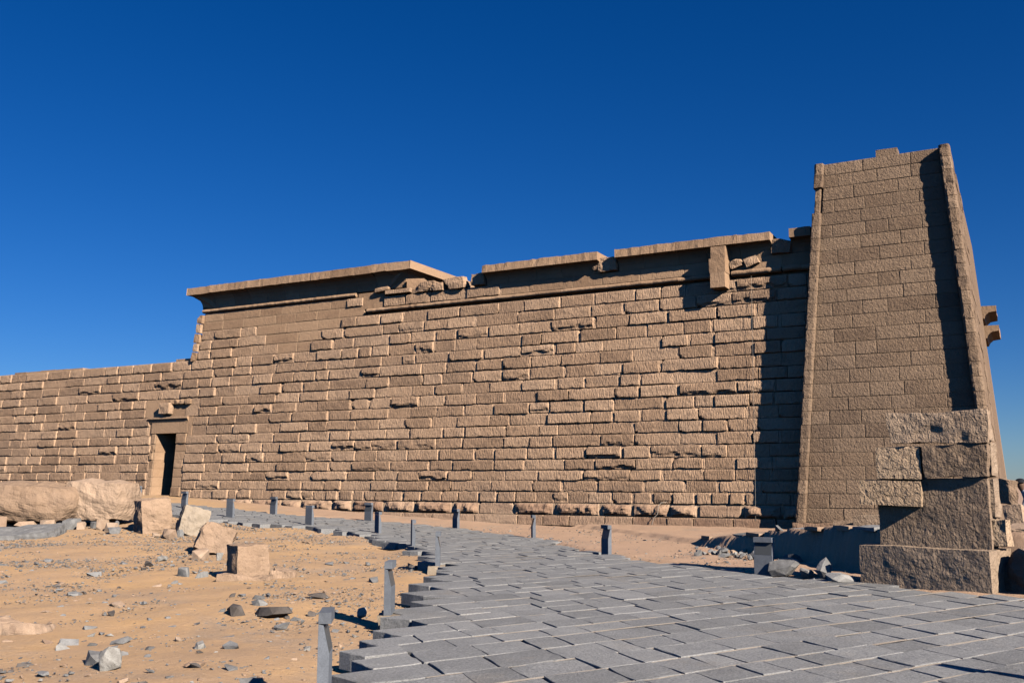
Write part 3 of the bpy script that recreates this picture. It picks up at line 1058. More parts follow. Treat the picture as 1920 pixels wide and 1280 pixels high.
# corner roll of the hall
zz = 6.95
k = 0
while zz < 9.15:
    h = min(rb.uniform(.38, .46), 9.18 - zz)
    if h < .1:
        break
    x0_ = hall_left(zz)
    rough_block('corner_roll', (x0_ + .16, wall_y(zz + h / 2) + .02, zz + h / 2), (.33 - .08 * (k % 2), .36, h - .015), (0, R(4), 0), M['wall'] if k % 2 else M['smooth'], hall, 300 + k, 5, .035, .12, 1)
    zz += h
    k += 1

# ------------------------------------------------------------------ pylon
pyl = root('pylon', (-3.4, -.7, .2), 'tall sloping sandstone pylon tower of pecked blocks with rolled corner mouldings', 'tower')
PO = .65
def pxl(z):            # inner edge of the left roll
    return -6.09 + .080 * z
def pxr(z):            # outer edge of the right roll
    return -.60 - .0672 * z
zc = [.30]
while zc[-1] < 11.70:
    zc.append(min(zc[-1] + rb.uniform(.415, .44), 11.80))
    if 11.80 - zc[-1] < .25:
        zc[-1] = 11.80
for ci in range(len(zc) - 1):
    z0, z1 = zc[ci], zc[ci + 1]
    zm = (z0 + z1) / 2
    a, b = pxl(zm), pxr(zm) - .32
    xs_ = [a]
    x = a + (rb.uniform(.35, .7) if ci % 2 else rb.uniform(.8, 1.25))
    while x < b - .5:
        xs_.append(x)
        x += rb.choice((rb.uniform(.6, 1.0), rb.uniform(.9, 1.4), rb.uniform(1.2, 1.75)))
    xs_.append(b)
    for q in range(len(xs_) - 1):
        xa, xb = xs_[q], xs_[q + 1]
        seedc += 1
        x0 = (pxl(z0), pxl(z1)) if q == 0 else xa
        x1 = (pxr(z0) - .32, pxr(z1) - .32) if q == len(xs_) - 2 else xb
        block('stone_block', x0, x1, z0, z1, 'peck', pyl, seedc, PO, M['pylon'], 0, 6)
    # rolls at the two corners
    for side in (0, 1):
        if side == 0:
            c0, c1, rad, pr = pxl(z0) - .14, pxl(z1) - .14, .145, .20
            if z0 > 9.95 and z1 < 11.1:
                rad, pr = .09, .10
        else:
            c0, c1, rad, pr = pxr(z0) - .16, pxr(z1) - .16, .16, .33
        vs, fs = [], []
        n = 10
        nzs = 4
        for j in range(nzs + 1):
            t = j / nzs
            z = z0 + .006 + (z1 - z0 - .012) * t
            c = c0 + (c1 - c0) * t
            for i in range(n):
                an = math.pi * (1 - i / (n - 1))
                er = 1 + .10 * nz(z * 5, i * .6, 17 * side + ci) + .06 * nz(z * 14, i * 1.7, 3 + side)
                ex = math.copysign(abs(math.cos(an)) ** .4, math.cos(an))
                ey = abs(math.sin(an)) ** .4
                vs.append((c + rad * ex * er, wall_y(z, PO) - pr * ey * er, z))
            vs.append((c + rad, wall_y(z, PO) + .5, z))
            vs.append((c - rad, wall_y(z, PO) + .5, z))
        m_ = n + 2
        for j in range(nzs):
            for i in range(m_):
                i2 = (i + 1) % m_
                fs.append((j * m_ + i, j * m_ + i2, (j + 1) * m_ + i2, (j + 1) * m_ + i))
        fs.append(tuple(range(m_))[::-1]); fs.append(tuple(range(nzs * m_, nzs * m_ + m_)))
        part('corner_roll', vs, fs, M['pylon'], pyl)
# bodies of the tower
v = []
for z in (-.3, 11.78):
    for (x, y) in ((pxl(z) - .22, wall_y(z, PO) + .06), (pxr(z) - .03, wall_y(z, PO) + .06), (pxr(z) - .03, 15.5 - .07 * z), (pxl(z) - .22, 15.5 - .07 * z)):
        v.append((x, y, z))
part('tower_core', v, [(0, 3, 2, 1), (4, 5, 6, 7), (0, 1, 5, 4), (1, 2, 6, 5), (2, 3, 7, 6), (3, 0, 4, 7)], M['pylon'], pyl)
# course of the front face, seen edge on
for ci in range(0, len(zc) - 1):
    z0, z1 = zc[ci] + .005, zc[ci + 1] - .005
    y = .2
    for q in range(5):
        ln = rb.uniform(.9, 1.5)
        pj = rb.uniform(.004, .03)
        v = []
        for z in (z0, z1):
            for (xo, yo) in ((-.1, y), (pj, y), (pj, y + ln - .012), (-.1, y + ln - .012)):
                v.append((pxr(z) - .03 + xo, wall_y(z, PO) + yo, z))
        part('front_block', v, [(0, 3, 2, 1), (4, 5, 6, 7), (0, 1, 5, 4), (1, 2, 6, 5), (2, 3, 7, 6), (3, 0, 4, 7)], M['pylon'], pyl)
        y += ln
rough_block('parapet_block', (-3.25, wall_y(12, PO) + .45, 11.94), (.66, .5, .32), (0, 0, 0), M['pylon'], pyl, 91, 5, .015, .03, 0)
# foot of the pylon
for k, (x0_, x1_) in enumerate(((-6.45, -5.2), (-5.18, -3.9), (-3.88, -2.4), (-2.38, -.5))):
    rough_block('plinth_stone', ((x0_ + x1_) / 2, wall_y(.1, PO) + .18, .08), (x1_ - x0_, .75, .46), (0, 0, 0), M['wall_low'], pyl, 95 + k, 7, .035, .03, 0)
for k, (x0_, x1_, h_) in enumerate(((-5.0, -3.7, .42), (-4.4, -2.2, .62), (-3.0, -1.6, .60))):
    o = rough_block('loose_step_stone', ((x0_ + x1_) / 2, -1.9 - .25 * k, gz((x0_ + x1_) / 2, -1.9) + h_ / 2 - .1), (x1_ - x0_, .7, h_), (0, 0, R(-2 + 3 * k)), M['pier'], None, 120 + k, 6, .03, .05, 1)
    tag(o, ('low brown stone step at the left foot of the pylon', 'longer brown stone block lying along the foot of the pylon', 'brown stone block half hidden behind the ruined pier')[k], 'stone')

# ------------------------------------------------------------------ gateway further along the front
gw = root('gateway', (-1.4, 15.5, .3), 'far temple gateway with two projecting cornice stones seen past the pylon edge', 'gateway')
v = []
for z in (0, 7.9):
    for (x, y) in ((-3.5, 15.3), (-.66 - .07 * z, 15.3), (-.66 - .07 * z, 18.5), (-3.5, 18.5)):
        v.append((x, y, z))
part('jamb', v, [(0, 3, 2, 1), (4, 5, 6, 7), (0, 1, 5, 4), (1, 2, 6, 5), (2, 3, 7, 6), (3, 0, 4, 7)], M['smooth'], gw)
for k, (zb, out) in enumerate(((7.75, -.60), (8.62, -.66))):
    prof = [(-3.0, zb), (out - .50, zb), (out - .44, zb + .14), (out - .30, zb + .26), (out - .02, zb + .30), (out, zb + .30), (out, zb + .54), (-3.0, zb + .60)]
    v, f = extrude_profile(prof, [lambda a, b, yy=yy: (a + (.03 * nz(b * 9, yy * 5, k) if a > -2 else 0), yy, b) for yy in (15.2, 15.6, 16.2, 17, 18.3)])
    part('cornice_stone', v, f, M['smooth'], gw)

# ------------------------------------------------------------------ ruined pier in the foreground
PR = R(-16)
pier = root('ruined_pier', (-1.4, -14.8, 0), 'ruined stone pier of large stacked blocks standing in front of the pylon', 'ruin')
pu = Vector((math.cos(PR), math.sin(PR), 0))
pv = Vector((-math.sin(PR), math.cos(PR), 0))
P0 = Vector((-.49, -15.45, 0))
def pier_block(name, u0, u1, d0, d1, z0, z1, mat, seed, amp=.04, rn=.05, cuts=1, n=9, rot=0.0, yaw=0.0):
    c = P0 + pu * (u0 + u1) / 2 + pv * (d0 + d1) / 2
    return rough_block(name, (c.x, c.y, (z0 + z1) / 2), (u1 - u0, d1 - d0, z1 - z0), (0, rot, PR + yaw), mat, pier, seed, n, amp, rn, cuts)
pier_block('base_block', -1.97, .03, -.16, .75, -.25, .585, M['pier'], 401, .02, .03, 0, 20, 0, R(-2))
pier_block('body_block', -1.72, -.06, .10, .45, .56, 1.62, M['pier'], 402, .016, .02, 0, 20, 0, R(2))
pier_block('face_block', -.95, -.03, .02, .42, 1.63, 2.12, M['pier'], 403, .04, .08, 0, 16, 0, R(6))
pier_block('top_block', -1.44, .0, -.04, .36, 2.15, 2.63, M['pier_lit'], 404, .04, .07, 0, 16, 0, R(8))
pier_block('pecked_block', -1.95, -1.02, -.10, .40, 1.20, 1.59, M['pecked'], 405, .015, .04, 0, 12, R(1.5), R(10))
pier_block('pecked_block', -1.68, -1.0, -.08, .40, 1.61, 2.12, M['pecked'], 406, .02, .09, 0, 12, 0, R(10))
# right return of the pier, in the sun
pier_block('return_block', -.06, .14, .20, .46, .63, 1.03, M['pecked'], 407, .03, .05, 0, 8)
pier_block('return_block', -.14, -.01, .24, .50, 1.04, 1.62, M['pier'], 408, .05, .08, 0, 8)
pier_block('return_block', -.14, .01, .20, .46, 1.63, 2.16, M['pier'], 409, .05, .10, 0, 8)
pier_block('return_block', -.12, .01, .14, .36, 2.17, 2.58, M['pier'], 410, .05, .12, 0, 8)

for k, (x, y, sx, sy, sz, rz, lab) in enumerate((
        (-.33, -11.6, .34, .5, .46, 10, 'upright tan stone block beside the seated person, upper of two'),
        (-.22, -11.75, .36, .5, .42, -12, 'tan stone block beside the seated person, lower of two'))):
    z = gz(x, y)
    zb = z + (.60 if k == 0 else .17)
    o = rough_block('stone_block', (x, y, zb), (sx, sy, sz), (0, R(4 - 8 * k), R(rz)), M['boulder'], None, 430 + k, 6, .04, .10, 2)
    tag(o, lab, 'stone')
o = rough_block('boulder', (.12, -15.0, .22), (1.0, .9, .75), (R(5), R(8), R(30)), M['pier'], None, 441, 9, .10, .30, 4)
tag(o, 'dark rough boulder at the right edge, beside the base of the ruined pier', 'boulder')
o = rough_block('paving_slab', (.9, -13.4, gz(.9, -13.4) - .02), (2.6, 2.2, .24), (0, R(2), R(-20)), M['boulder'], None, 442, 8, .04, .04, 1)
tag(o, 'flat tan terrace slab behind the right edge boulder', 'slab')

# rough stones along the lip of the terrace
ORD = ('first', 'second', 'third', 'fourth', 'fifth', 'sixth', 'seventh', 'eighth', 'ninth', 'tenth')
for k in range(9):
    s_ = .10 + k * .098
    p = T0 + TU * (s_ * TLEN) - TN * (.30 + rb.uniform(-.03, .12))
    zt = gz(*p)
    o = rough_block('terrace_edge_stone', (p[0], p[1], zt - .02), (rb.uniform(.5, .85), rb.uniform(.3, .5), rb.uniform(.07, .12)), (R(rb.uniform(-4, 4)), R(rb.uniform(-2, 2)), math.atan2(TU[1], TU[0]) + R(rb.uniform(-8, 8))), M['shard_tan'] if k % 3 else M['slate'], None, 460 + k, 6, .025, .12, 0)
    tag(o, 'flat stone on the upper edge of the shaded terrace bank, %s from the ruined pier' % ORD[k], 'stone', 'stones edging the terrace bank')

# ------------------------------------------------------------------ bollards
def make_bollard(x, y, face, label, footing, lean=0.0, z=None):
    """Low light bollard, S-shaped in side view: overhanging cap, recessed lamp slope, straight shaft."""
    zb = float(grade(x, y)) + (.0 if z is None else z) - .005
    o = root('light_bollard', (x, y, zb), label, 'bollard', 'light bollards along the path')
    fx, fy = math.cos(face), math.sin(face)
    wx, wy = -fy, fx
    hw, Hh, D = .165, .62, .085
    def place(prof, w0, w1, bev=.004):
        sts = []
        for w, ins in ((w0, bev), (w0 + bev, 0), (w1 - bev, 0), (w1, bev)):
            cx = sum(a for a, b in prof) / len(prof)
            cz = sum(b for a, b in prof) / len(prof)
            def st(a, b, w=w, ins=ins):
                a2 = a + (cx - a) * ins * 6
                b2 = b + (cz - b) * ins * 3
                ly = lean * b2
                return (x + fx * a2 + wx * (w + ly), y + fy * a2 + wy * (w + ly), zb + b2)
            sts.append(st)
        return extrude_profile(prof, sts)
    # back of the shaft also leans back above the waist, so that both outlines bend
    shaft = [(-.043, -.14), (.043, -.14), (.043, .315), (-.006, .525), (-.043, .535), (-.043, .30)]
    v, f = place(shaft, -hw, hw)
    shaft_o = part('shaft', v, f, M['bollard'], o)
    cap = [(-.045, .537), (.052, .537), (.052, Hh), (-.043, Hh)]
    v, f = place(cap, -hw, hw)
    part('cap', v, f, M['bollard'], o)
    lens = [(.0405, .326), (.0445, .326), (.0025, .510), (-.0015, .510)]
    v, f = place(lens, -hw + .02, hw - .02)
    part('lamp_panel', v, f, M['lamp'], shaft_o)
    if footing:
        r = random.Random(int(x * 100))
        c = (x - fx * .02, y - fy * .02, zb - .14)
        rough_block('footing', c, (.40, .34, .26), (0, 0, face + math.pi / 2), M['footing'], o, int(abs(x) * 37) + 3, 5, .03, .08, 1)
    return o

left_b = [(-4.80, -25.35, 34, 'nearest light bollard, cut off by the bottom edge of the picture'),
          (-6.98, -21.40, 26, 'second nearest light bollard, on the sand side, its footing showing'),
          (-10.06, -15.42, 30, 'third light bollard along the sand side of the path, thin and edge-on'),
          (-13.55, -11.05, 40, 'fourth light bollard along the sand side of the path'),
          (-17.10, -7.60, 58, 'fifth light bollard along the sand side, where the path turns left'),
          (-20.40, -6.75, 78, 'sixth light bollard along the sand side, right of the fallen blocks'),
          (-24.10, -6.45, 84, 'farthest light bollard on the sand side, behind the fallen blocks')]
for i, (x, y, a, lab) in enumerate(left_b):
    make_bollard(x, y, R(a), lab, True, (.03, .0, .02, -.01, .01, 0, 0)[i])
right_b = [(-4.09, -14.36, 264, 'light bollard facing the camera in front of the dark terrace bank'),
           (-8.26, -11.35, 230, 'lone light bollard on the wall side, second from the ruined pier'),
           (-12.38, -6.72, 215, 'light bollard on the wall side, third from the ruined pier'),
           (-16.58, -4.00, 240, 'light bollard on the wall side, fourth from the ruined pier'),
           (-20.39, -3.60, 262, 'light bollard on the wall side, fifth from the ruined pier'),
           (-24.14, -4.25, 258, 'light bollard on the wall side, sixth from the ruined pier'),
           (-27.81, -5.00, 258, 'light bollard below the doorway, mostly hidden by a fallen block'),
           (-31.07, -4.30, 258, 'light bollard top peeping over the big boulder left of the doorway'),
           (.33, -22.42, 235, 'light bollard just beyond the right edge, known by its shadow on the paving')]
for i, (x, y, a, lab) in enumerate(right_b):
    make_bollard(x, y, R(a), lab, False, (0, .02, 0, 0, 0, 0, 0, 0, 0, 0)[i])

# ------------------------------------------------------------------ fallen blocks on the left
def on_ground(x, y, dz=0.0):
    return gz(x, y) + dz
def fallen(name, x, y, dims, rot, mat, label, cat, seed, n=12, amp=.08, rn=.2, cuts=2, sink=.05, lift=0.0, group=None, smooth=False):
    z = on_ground(x, y) + dims[2] / 2 - sink + lift
    o = rough_block(name, (x, y, z), dims, tuple(R(a) for a in rot), mat, None, seed, n, amp, rn, cuts, smooth)
    return tag(o, label, cat, group)
VA = 27.92      # heading of the picture plane
fallen('boulder', -27.95, -11.3, (3.6, 2.0, 1.22), (0, 2, VA), M['boulder'], 'biggest tan boulder at the left edge, with a rounded top and overhanging underside', 'boulder', 501, 20, .08, .62, 0, .0, .16)
fallen('boulder', -26.15, -10.0, (2.0, 1.6, 1.28), (0, 2, VA - 8), M['boulder'], 'big squared tan boulder with a grey chiselled front, right of the biggest boulder', 'boulder', 502, 18, .07, .42, 0, .0, .12)
fallen('fallen_block', -22.75, -11.0, (.90, .80, 1.04), (0, -4, VA + 38), M['boulder'], 'upright tan block between the big boulders and the tilted grey block', 'block', 503, 14, .08, .24, 0)
fallen('fallen_block', -21.75, -10.4, (.80, .75, .88), (-8, 16, VA + 25), M['footing'], 'tilted grey-brown block leaning behind the row of fallen blocks', 'block', 504, 14, .08, .2, 0, .10)
fallen('fallen_block', -17.2, -14.0, (.86, .78, .74), (-12, 20, VA + 14), M['boulder'], 'tilted tan block with a chiselled sloping top, in the row of fallen blocks', 'block', 505, 14, .09, .2, 0, .08)
fallen('fallen_block', -12.45, -18.0, (.62, .62, .64), (0, -3, VA + 36), M['boulder'], 'nearest squared tan block at the right end of the fallen row', 'block', 506, 14, .06, .16, 0, .02)
fallen('buried_stone', -11.98, -17.6, (.42, .5, .26), (0, 6, VA), M['boulder'], 'low brown stone half buried against the nearest fallen block', 'stone', 507, 8, .07, .25, 0, .10)
fallen('buried_stone', -12.25, -18.25, (.90, .5, .20), (0, 2, VA), M['boulder'], 'cracked tan footing stone under the nearest fallen block', 'stone', 508, 9, .07, .2, 0, .10)
fallen('rock_slab', -25.4, -13.6, (2.6, 1.6, .45), (8, -3, VA + 6), M['slate'], 'broad flat grey slab sloping out of the sand at the left edge', 'slab', 509, 14, .07, .16, 0, .24)

small = [   # x pixel-free world spots near the feet of the boulders
    (-28.0, -12.3, (.9, .5, .45), 'shard_tan', 'pinkish stone propping the biggest boulder at the left edge'),
    (-27.0, -12.0, (.75, .4, .32), 'shard_tan', 'tan stone under the overhang of the biggest boulder'),
    (-26.45, -11.7, (.55, .4, .35), 'shard_tan', 'tan wedge stone between the two big boulders'),
    (-26.6, -11.2, (.4, .3, .3), 'slate', 'small grey stone wedged beneath the biggest boulder'),
    (-25.6, -11.5, (.66, .45, .38), 'slate', 'grey angular rock in front of the squared boulder'),
    (-25.1, -11.6, (.6, .32, .26), 'shard_tan', 'long pinkish stone in front of the squared boulder'),
    (-25.0, -11.15, (.36, .3, .24), 'slate', 'rounded grey stone beneath the squared boulder'),
    (-24.4, -10.9, (.22, .2, .26), 'slate', 'small upright grey stone beneath the squared boulder'),
    (-24.3, -11.4, (.6, .36, .34), 'shard_tan', 'brown stone left of the upright block'),
    (-23.75, -11.6, (.5, .34, .3), 'shard_tan', 'tan stone at the left foot of the upright block'),
    (-23.3, -11.9, (.62, .45, .22), 'slate', 'flat grey slab at the left foot of the upright block'),
    (-23.6, -11.0, (.3, .24, .2), 'shard_tan', 'small brown stone between the squared boulder and the upright block'),
    (-21.5, -11.5, (.75, .45, .30), 'shard_tan', 'broken brown stone between the upright block and the tilted blocks'),
    (-21.9, -11.6, (.42, .28, .14), 'shard_tan', 'pale flat chip right of the upright block'),
    (-21.6, -11.0, (.28, .22, .22), 'slate', 'small round grey stone below the tilted grey block'),
    (-16.4, -15.3, (.58, .38, .24), 'shard_tan', 'pale tan stone in front of the chiselled tilted block'),
    (-15.5, -15.6, (.2, .16, .2), 'slate_pale', 'white chip leaning by the chiselled tilted block'),
    (-16.9, -15.9, (.4, .26, .12), 'slate_pale', 'pale flat stone left of the nearest fallen block'),
    (-13.7, -18.3, (.3, .22, .2), 'slate', 'grey stone in the shadow of the nearest fallen block'),
]
def hull_geo(r, dims, npts=14, flat=False):
    bm = bmesh.new()
    for _ in range(npts):
        d = Vector((r.gauss(0, 1), r.gauss(0, 1), r.gauss(0, 1))).normalized() * r.uniform(.8, 1.0)
        if flat:
            d.z = max(-.6, min(.6, d.z * 1.6)) / .6
        bm.verts.new((d.x * dims[0] / 2, d.y * dims[1] / 2, d.z * dims[2] / 2))
    res = bmesh.ops.convex_hull(bm, input=bm.verts)
    bmesh.ops.delete(bm, geom=[g for g in res.get('geom_interior', []) if isinstance(g, bmesh.types.BMVert)] , context='VERTS')
    bm.verts.ensure_lookup_table()
    for i, v_ in enumerate(bm.verts):
        v_.index = i
    vs = [tuple(v_.co) for v_ in bm.verts]
    fs = [tuple(q.index for q in f_.verts) for f_ in bm.faces]
    bm.free()
    return vs, fs
def shard(name, x, y, dims, mat, label, cat, seed, sink=.25, group=None, flat=True, tilt=12, npts=14):
    r = random.Random(seed)
    vs, fs = hull_geo(r, dims, npts, flat)
    m_ = Matrix.Rotation(r.uniform(0, 6.28), 3, 'Z') @ Matrix.Rotation(R(r.uniform(-tilt, tilt)), 3, 'X') @ Matrix.Rotation(R(r.uniform(-tilt, tilt)), 3, 'Y')
    z = on_ground(x, y) + dims[2] * (.5 - sink)
    out = [tuple(m_ @ Vector(v_) + Vector((x, y, z))) for v_ in vs]
    o = part(name, out, fs, mat)
    return tag(o, label, cat, group)
for k, (x, y, d, mt, lab) in enumerate(small):
    shard('stone', x, y, d, M[mt], lab, 'stone', 600 + k, .15, None, True, 8, 18)

# single rocks in the near sand
shard('flat_rock', -8.85, -21.35, (.84, .56, .15), M['slate_dark'], 'flat dark brown rock lying in the sand, right half of the split pair', 'rock', 701, .3, None, True, 7, 20)
shard('flat_rock', -9.22, -21.62, (.36, .32, .20), M['slate_dark'], 'dark pointed rock lying at the left of the flat dark rock', 'rock', 702, .3, None, True, 12, 16)
shard('flat_rock', -9.45, -19.72, (.42, .28, .07), M['slate_dark'], 'thin flat dark stone lying on the sand right of the split rock', 'rock', 703, .2, None, True, 3, 18)
shard('pale_rock', -7.62, -24.95, (.25, .28, .32), M['slate_pale'], 'pale veined grey rock near the bottom edge', 'rock', 704, .28, None, False, 15, 26)
fallen('buried_rock', -10.9, -23.65, (.95, .60, .24), (-6, 3, VA + 5), M['shard_tan'], 'large weathered rock half buried in the sand at the left edge', 'rock', 705, 12, .10, .4, 0, .13)
shard('pale_rock', -8.05, -24.75, (.34, .24, .16), M['slate'], 'grey stone just left of the pale veined rock', 'rock', 706, .3, None, True, 10, 16)
shard('grey_rock', -5.60, -25.45, (.26, .2, .16), M['slate'], 'grey stone at the bottom edge left of the nearest bollard', 'rock', 707, .25, None, True, 10, 16)
shard('triangular_stone', -7.72, -20.95, (.20, .10, .22), M['slate_pale'], 'small triangular stone in the shadow of the second nearest bollard', 'stone', 708, .2, None, False, 5)
# big grey shards and the rubble by the terrace
shard('grey_rock', -3.75, -14.40, (.70, .34, .36), M['slate'], 'tilted dark grey rock slab, left of the group by the ruined pier', 'rock', 711, .12, None, False, 14, 20)
shard('grey_rock', -2.74, -14.92, (.74, .46, .30), M['slate'], 'largest pale grey rock beside the ruined pier', 'rock', 712, .15, None, False, 10, 22)
shard('grey_rock', -3.02, -14.66, (.34, .28, .46), M['slate'], 'upright grey rock rising behind the rubble by the ruined pier', 'rock', 713, .2, None, False, 8, 18)
shard('grey_rock', -3.34, -14.55, (.32, .24, .34), M['slate_pale'], 'small striped grey rock behind the rubble by the ruined pier', 'rock', 714, .2, None, False, 12, 16)
shard('grey_rock', -3.2, -14.80, (.30, .22, .20), M['slate'], 'small dark grey rock between the bigger rocks by the ruined pier', 'rock', 717, .2, None, False, 12, 14)
fallen('tan_stone', -3.3, -14.4, (.3, .2, .14), (0, 0, 40), M['shard_tan'], 'small tan stone under the grey rocks by the ruined pier', 'stone', 715, 5, .02, .15, 2, .03)
fallen('tan_stone', -4.05, -12.6, (.26, .16, .13), (0, 0, 15), M['footing'], 'low tan stone right of the bollard by the terrace', 'stone', 716, 5, .02, .1, 1, .03)
rr = random.Random(88)
for k in range(46):
    t = rr.random()
    x = -6.6 + 1.9 * t + rr.gauss(0, .25)
    y = -10.6 - .9 * t + rr.gauss(0, .45) + (1 - t) * .6
    s_ = rr.uniform(.08, .25) * (.7 + .6 * t)
    shard('rubble_stone', x, y, (s_ * rr.uniform(.9, 1.6), s_, s_ * rr.uniform(.5, .9)), M['slate'] if rr.random() < .8 else M['shard_tan'], '%s %s stone in the rubble heap, %s the terrace bollard' % ('tiny' if s_ < .1 else 'small' if s_ < .15 else 'bigger', 'grey' if rr.random() < 2 else '', 'far left of' if x < -6.2 else 'left of' if x < -5.4 else 'close behind' if y > -11.2 else 'close left of'), 'stone', 720 + k, .15, 'rubble heap beside the terrace', False, 30)

# scattered shards on the sand (each one to be picked out), then gravel too small to count
MARKS = ((-8.9, -21.4, 'the split flat dark rock'), (-7.62, -24.95, 'the pale veined rock'), (-10.9, -23.65, 'the half buried left-edge rock'), (-12.4, -18.0, 'the nearest fallen block'), (-17.2, -14.0, 'the chiselled tilted block'), (-6.98, -21.4, 'the second nearest bollard'), (-10.06, -15.4, 'the third sand-side bollard'), (-25.4, -13.6, 'the broad grey slab'), (-9.45, -19.72, 'the thin flat dark stone'), (-4.8, -25.35, 'the nearest bollard'))
rr = random.Random(5)
cnt = 0
tries = 0
while cnt < 200 and tries < 12000:
    tries += 1
    dpt = rr.uniform(7.2, 21)
    sd = rr.uniform(-.57, .02) * dpt
    x = CAM.x + FWD.x * dpt + FWD.y * sd
    y = CAM.y + FWD.y * dpt - FWD.x * sd
    a = np.array([x]), np.array([y])
    if in_poly(*a, POLY)[0] or seg_dist(*a, LEFT)[0] < .35 or seg_dist(*a, LEFT)[0] > seg_dist(*a, RIGHT)[0]:
        continue
    dens = .5 + .9 * nz(x * .45, y * .45, 3.3) + .5 * nz(x * 1.2, y * 1.2, 8) + (.25 if sd < -.25 * dpt else -.12)
    if rr.random() > dens:
        continue
    s_ = rr.choice((rr.uniform(.045, .08), rr.uniform(.05, .10), rr.uniform(.05, .11), rr.uniform(.10, .19))) * (.8 + dpt / 30)
    u = rr.random()
    mt = 'slate' if u < .62 else 'slate_dark' if u < .74 else 'slate_pale' if u < .86 else 'shard_tan'
    mark = min(MARKS, key=lambda m_: math.hypot(m_[0] - x, m_[1] - y))
    far_ = math.hypot(mark[0] - x, mark[1] - y)
    sv_ = (x - mark[0]) * FWD.y - (y - mark[1]) * FWD.x
    dv_ = (x - mark[0]) * FWD.x + (y - mark[1]) * FWD.y
    where = ('left of' if sv_ < 0 else 'right of') if abs(sv_) > abs(dv_) else ('behind' if dv_ > 0 else 'in front of')
    size = 'tiny' if s_ < .085 else 'small' if s_ < .13 else 'larger'
    lab = size + {'slate': ' flat grey slate shard ', 'slate_dark': ' flat dark brown shard ', 'slate_pale': ' pale whitish chip ', 'shard_tan': ' tan sandstone chip '}[mt] + ('close ' if far_ < .9 else 'well ' if far_ > 1.8 else '') + where + ' ' + mark[2]
    shard('slate_shard' if mt.startswith('slate') else 'sandstone_chip', x, y, (s_ * rr.uniform(1.2, 1.9), s_, s_ * rr.uniform(.28, .55)), M[mt], lab, 'stone', 1000 + cnt, rr.uniform(.2, .45), {'slate': 'grey shards on the sand', 'slate_dark': 'dark shards on the sand', 'slate_pale': 'pale chips on the sand', 'shard_tan': 'tan chips on the sand'}[mt], True, 18, 11)
    cnt += 1

def build_gravel():
    r = random.Random(12)
    protos = [hull_geo(r, (1.5, 1.0, .6), 8) for _ in range(14)]
    for name, mat, want, seed in (('gravel', M['slate'], 12000, 3), ('gravel', M['shard_tan'], 6500, 9), ('gravel', M['slate_pale'], 2600, 17)):
        q = np.random.default_rng(seed)
        n0 = want * 9
        dpt = q.uniform(0, 1, n0) ** .7 * 27 + 6.8
        sd = q.uniform(-.60, .60, n0) * dpt
        X = CAM.x + FWD.x * dpt + FWD.y * sd
        Y = CAM.y + FWD.y * dpt - FWD.x * sd
        ins = in_poly(X, Y, POLY)
        dl, dr = seg_dist(X, Y, LEFT), seg_dist(X, Y, RIGHT)
        left = (~ins) & (dl < dr) & (dl > .1)
        right = (~ins) & (dr <= dl) & (Y < -1) & (terrace(X, Y) < .05) & (dr > .03)
        ZG = ground_z(X, Y)
        ok = np.argwhere(left | right).ravel()
        V, F, nv = [], [], 0
        c = 0
        for i in ok:
            x, y = X[i], Y[i]
            d_ = .40 + 1.0 * nz(x * .5, y * .5, 3.3) + .7 * nz(x * 1.5, y * 1.5, 8.8)
            if right[i]:
                heap = math.exp(-(((x + 5.7) / 1.3) ** 2 + ((y + 10.9) / 1.1) ** 2))
                d_ = d_ * .16 + heap * .9
            if r.random() > d_:
                continue
            s_ = min(.05, .010 * math.exp(r.gauss(.35, .5))) * (1 + dpt[i] / 22)
            vs, fs = protos[r.randrange(14)]
            an = r.uniform(0, 6.28)
            ca, sa = math.cos(an) * s_, math.sin(an) * s_
            A = np.array(vs)
            z = ZG[i]
            B = np.stack([A[:, 0] * ca - A[:, 1] * sa + x, A[:, 0] * sa + A[:, 1] * ca + y, A[:, 2] * s_ * r.uniform(.7, 1.4) + z + s_ * .12], 1)
            V.append(B)
            F += [tuple(nv + k for k in f_) for f_ in fs]
            nv += len(vs)
            c += 1
            if c >= want:
                break
        o = part(name, np.vstack(V), F, mat)
        o['kind'] = 'stuff'
        o['label'] = {3: 'fine grey gravel strewn over the sand', 9: 'fine tan sandstone grit strewn over the sand', 17: 'tiny pale pebbles strewn over the sand'}[seed]
        o['category'] = 'gravel'
build_gravel()

# ------------------------------------------------------------------ cables on the wall
o = tube('lightning_cable', [(-7.72, wall_y(z) - .17 - .02 * math.sin(z * 3), z) for z in np.linspace(.3, 8.4, 22)], .005, M['cable'])
tag(o, 'thin pale cable running straight down the court wall near the pylon', 'cable')
o = tube('conduit', [(-10.72, wall_y(.9) - .12, .86), (-10.86, wall_y(.9) - .26, .84), (-10.93, wall_y(.7) - .30, .74), (-10.98, wall_y(.4) - .28, .46), (-11.10, -.27, .34), (-11.2, -.27, .05)], .013, M['cable'], None, 8)
tag(o, 'short bent grey conduit at the foot of the court wall', 'conduit')

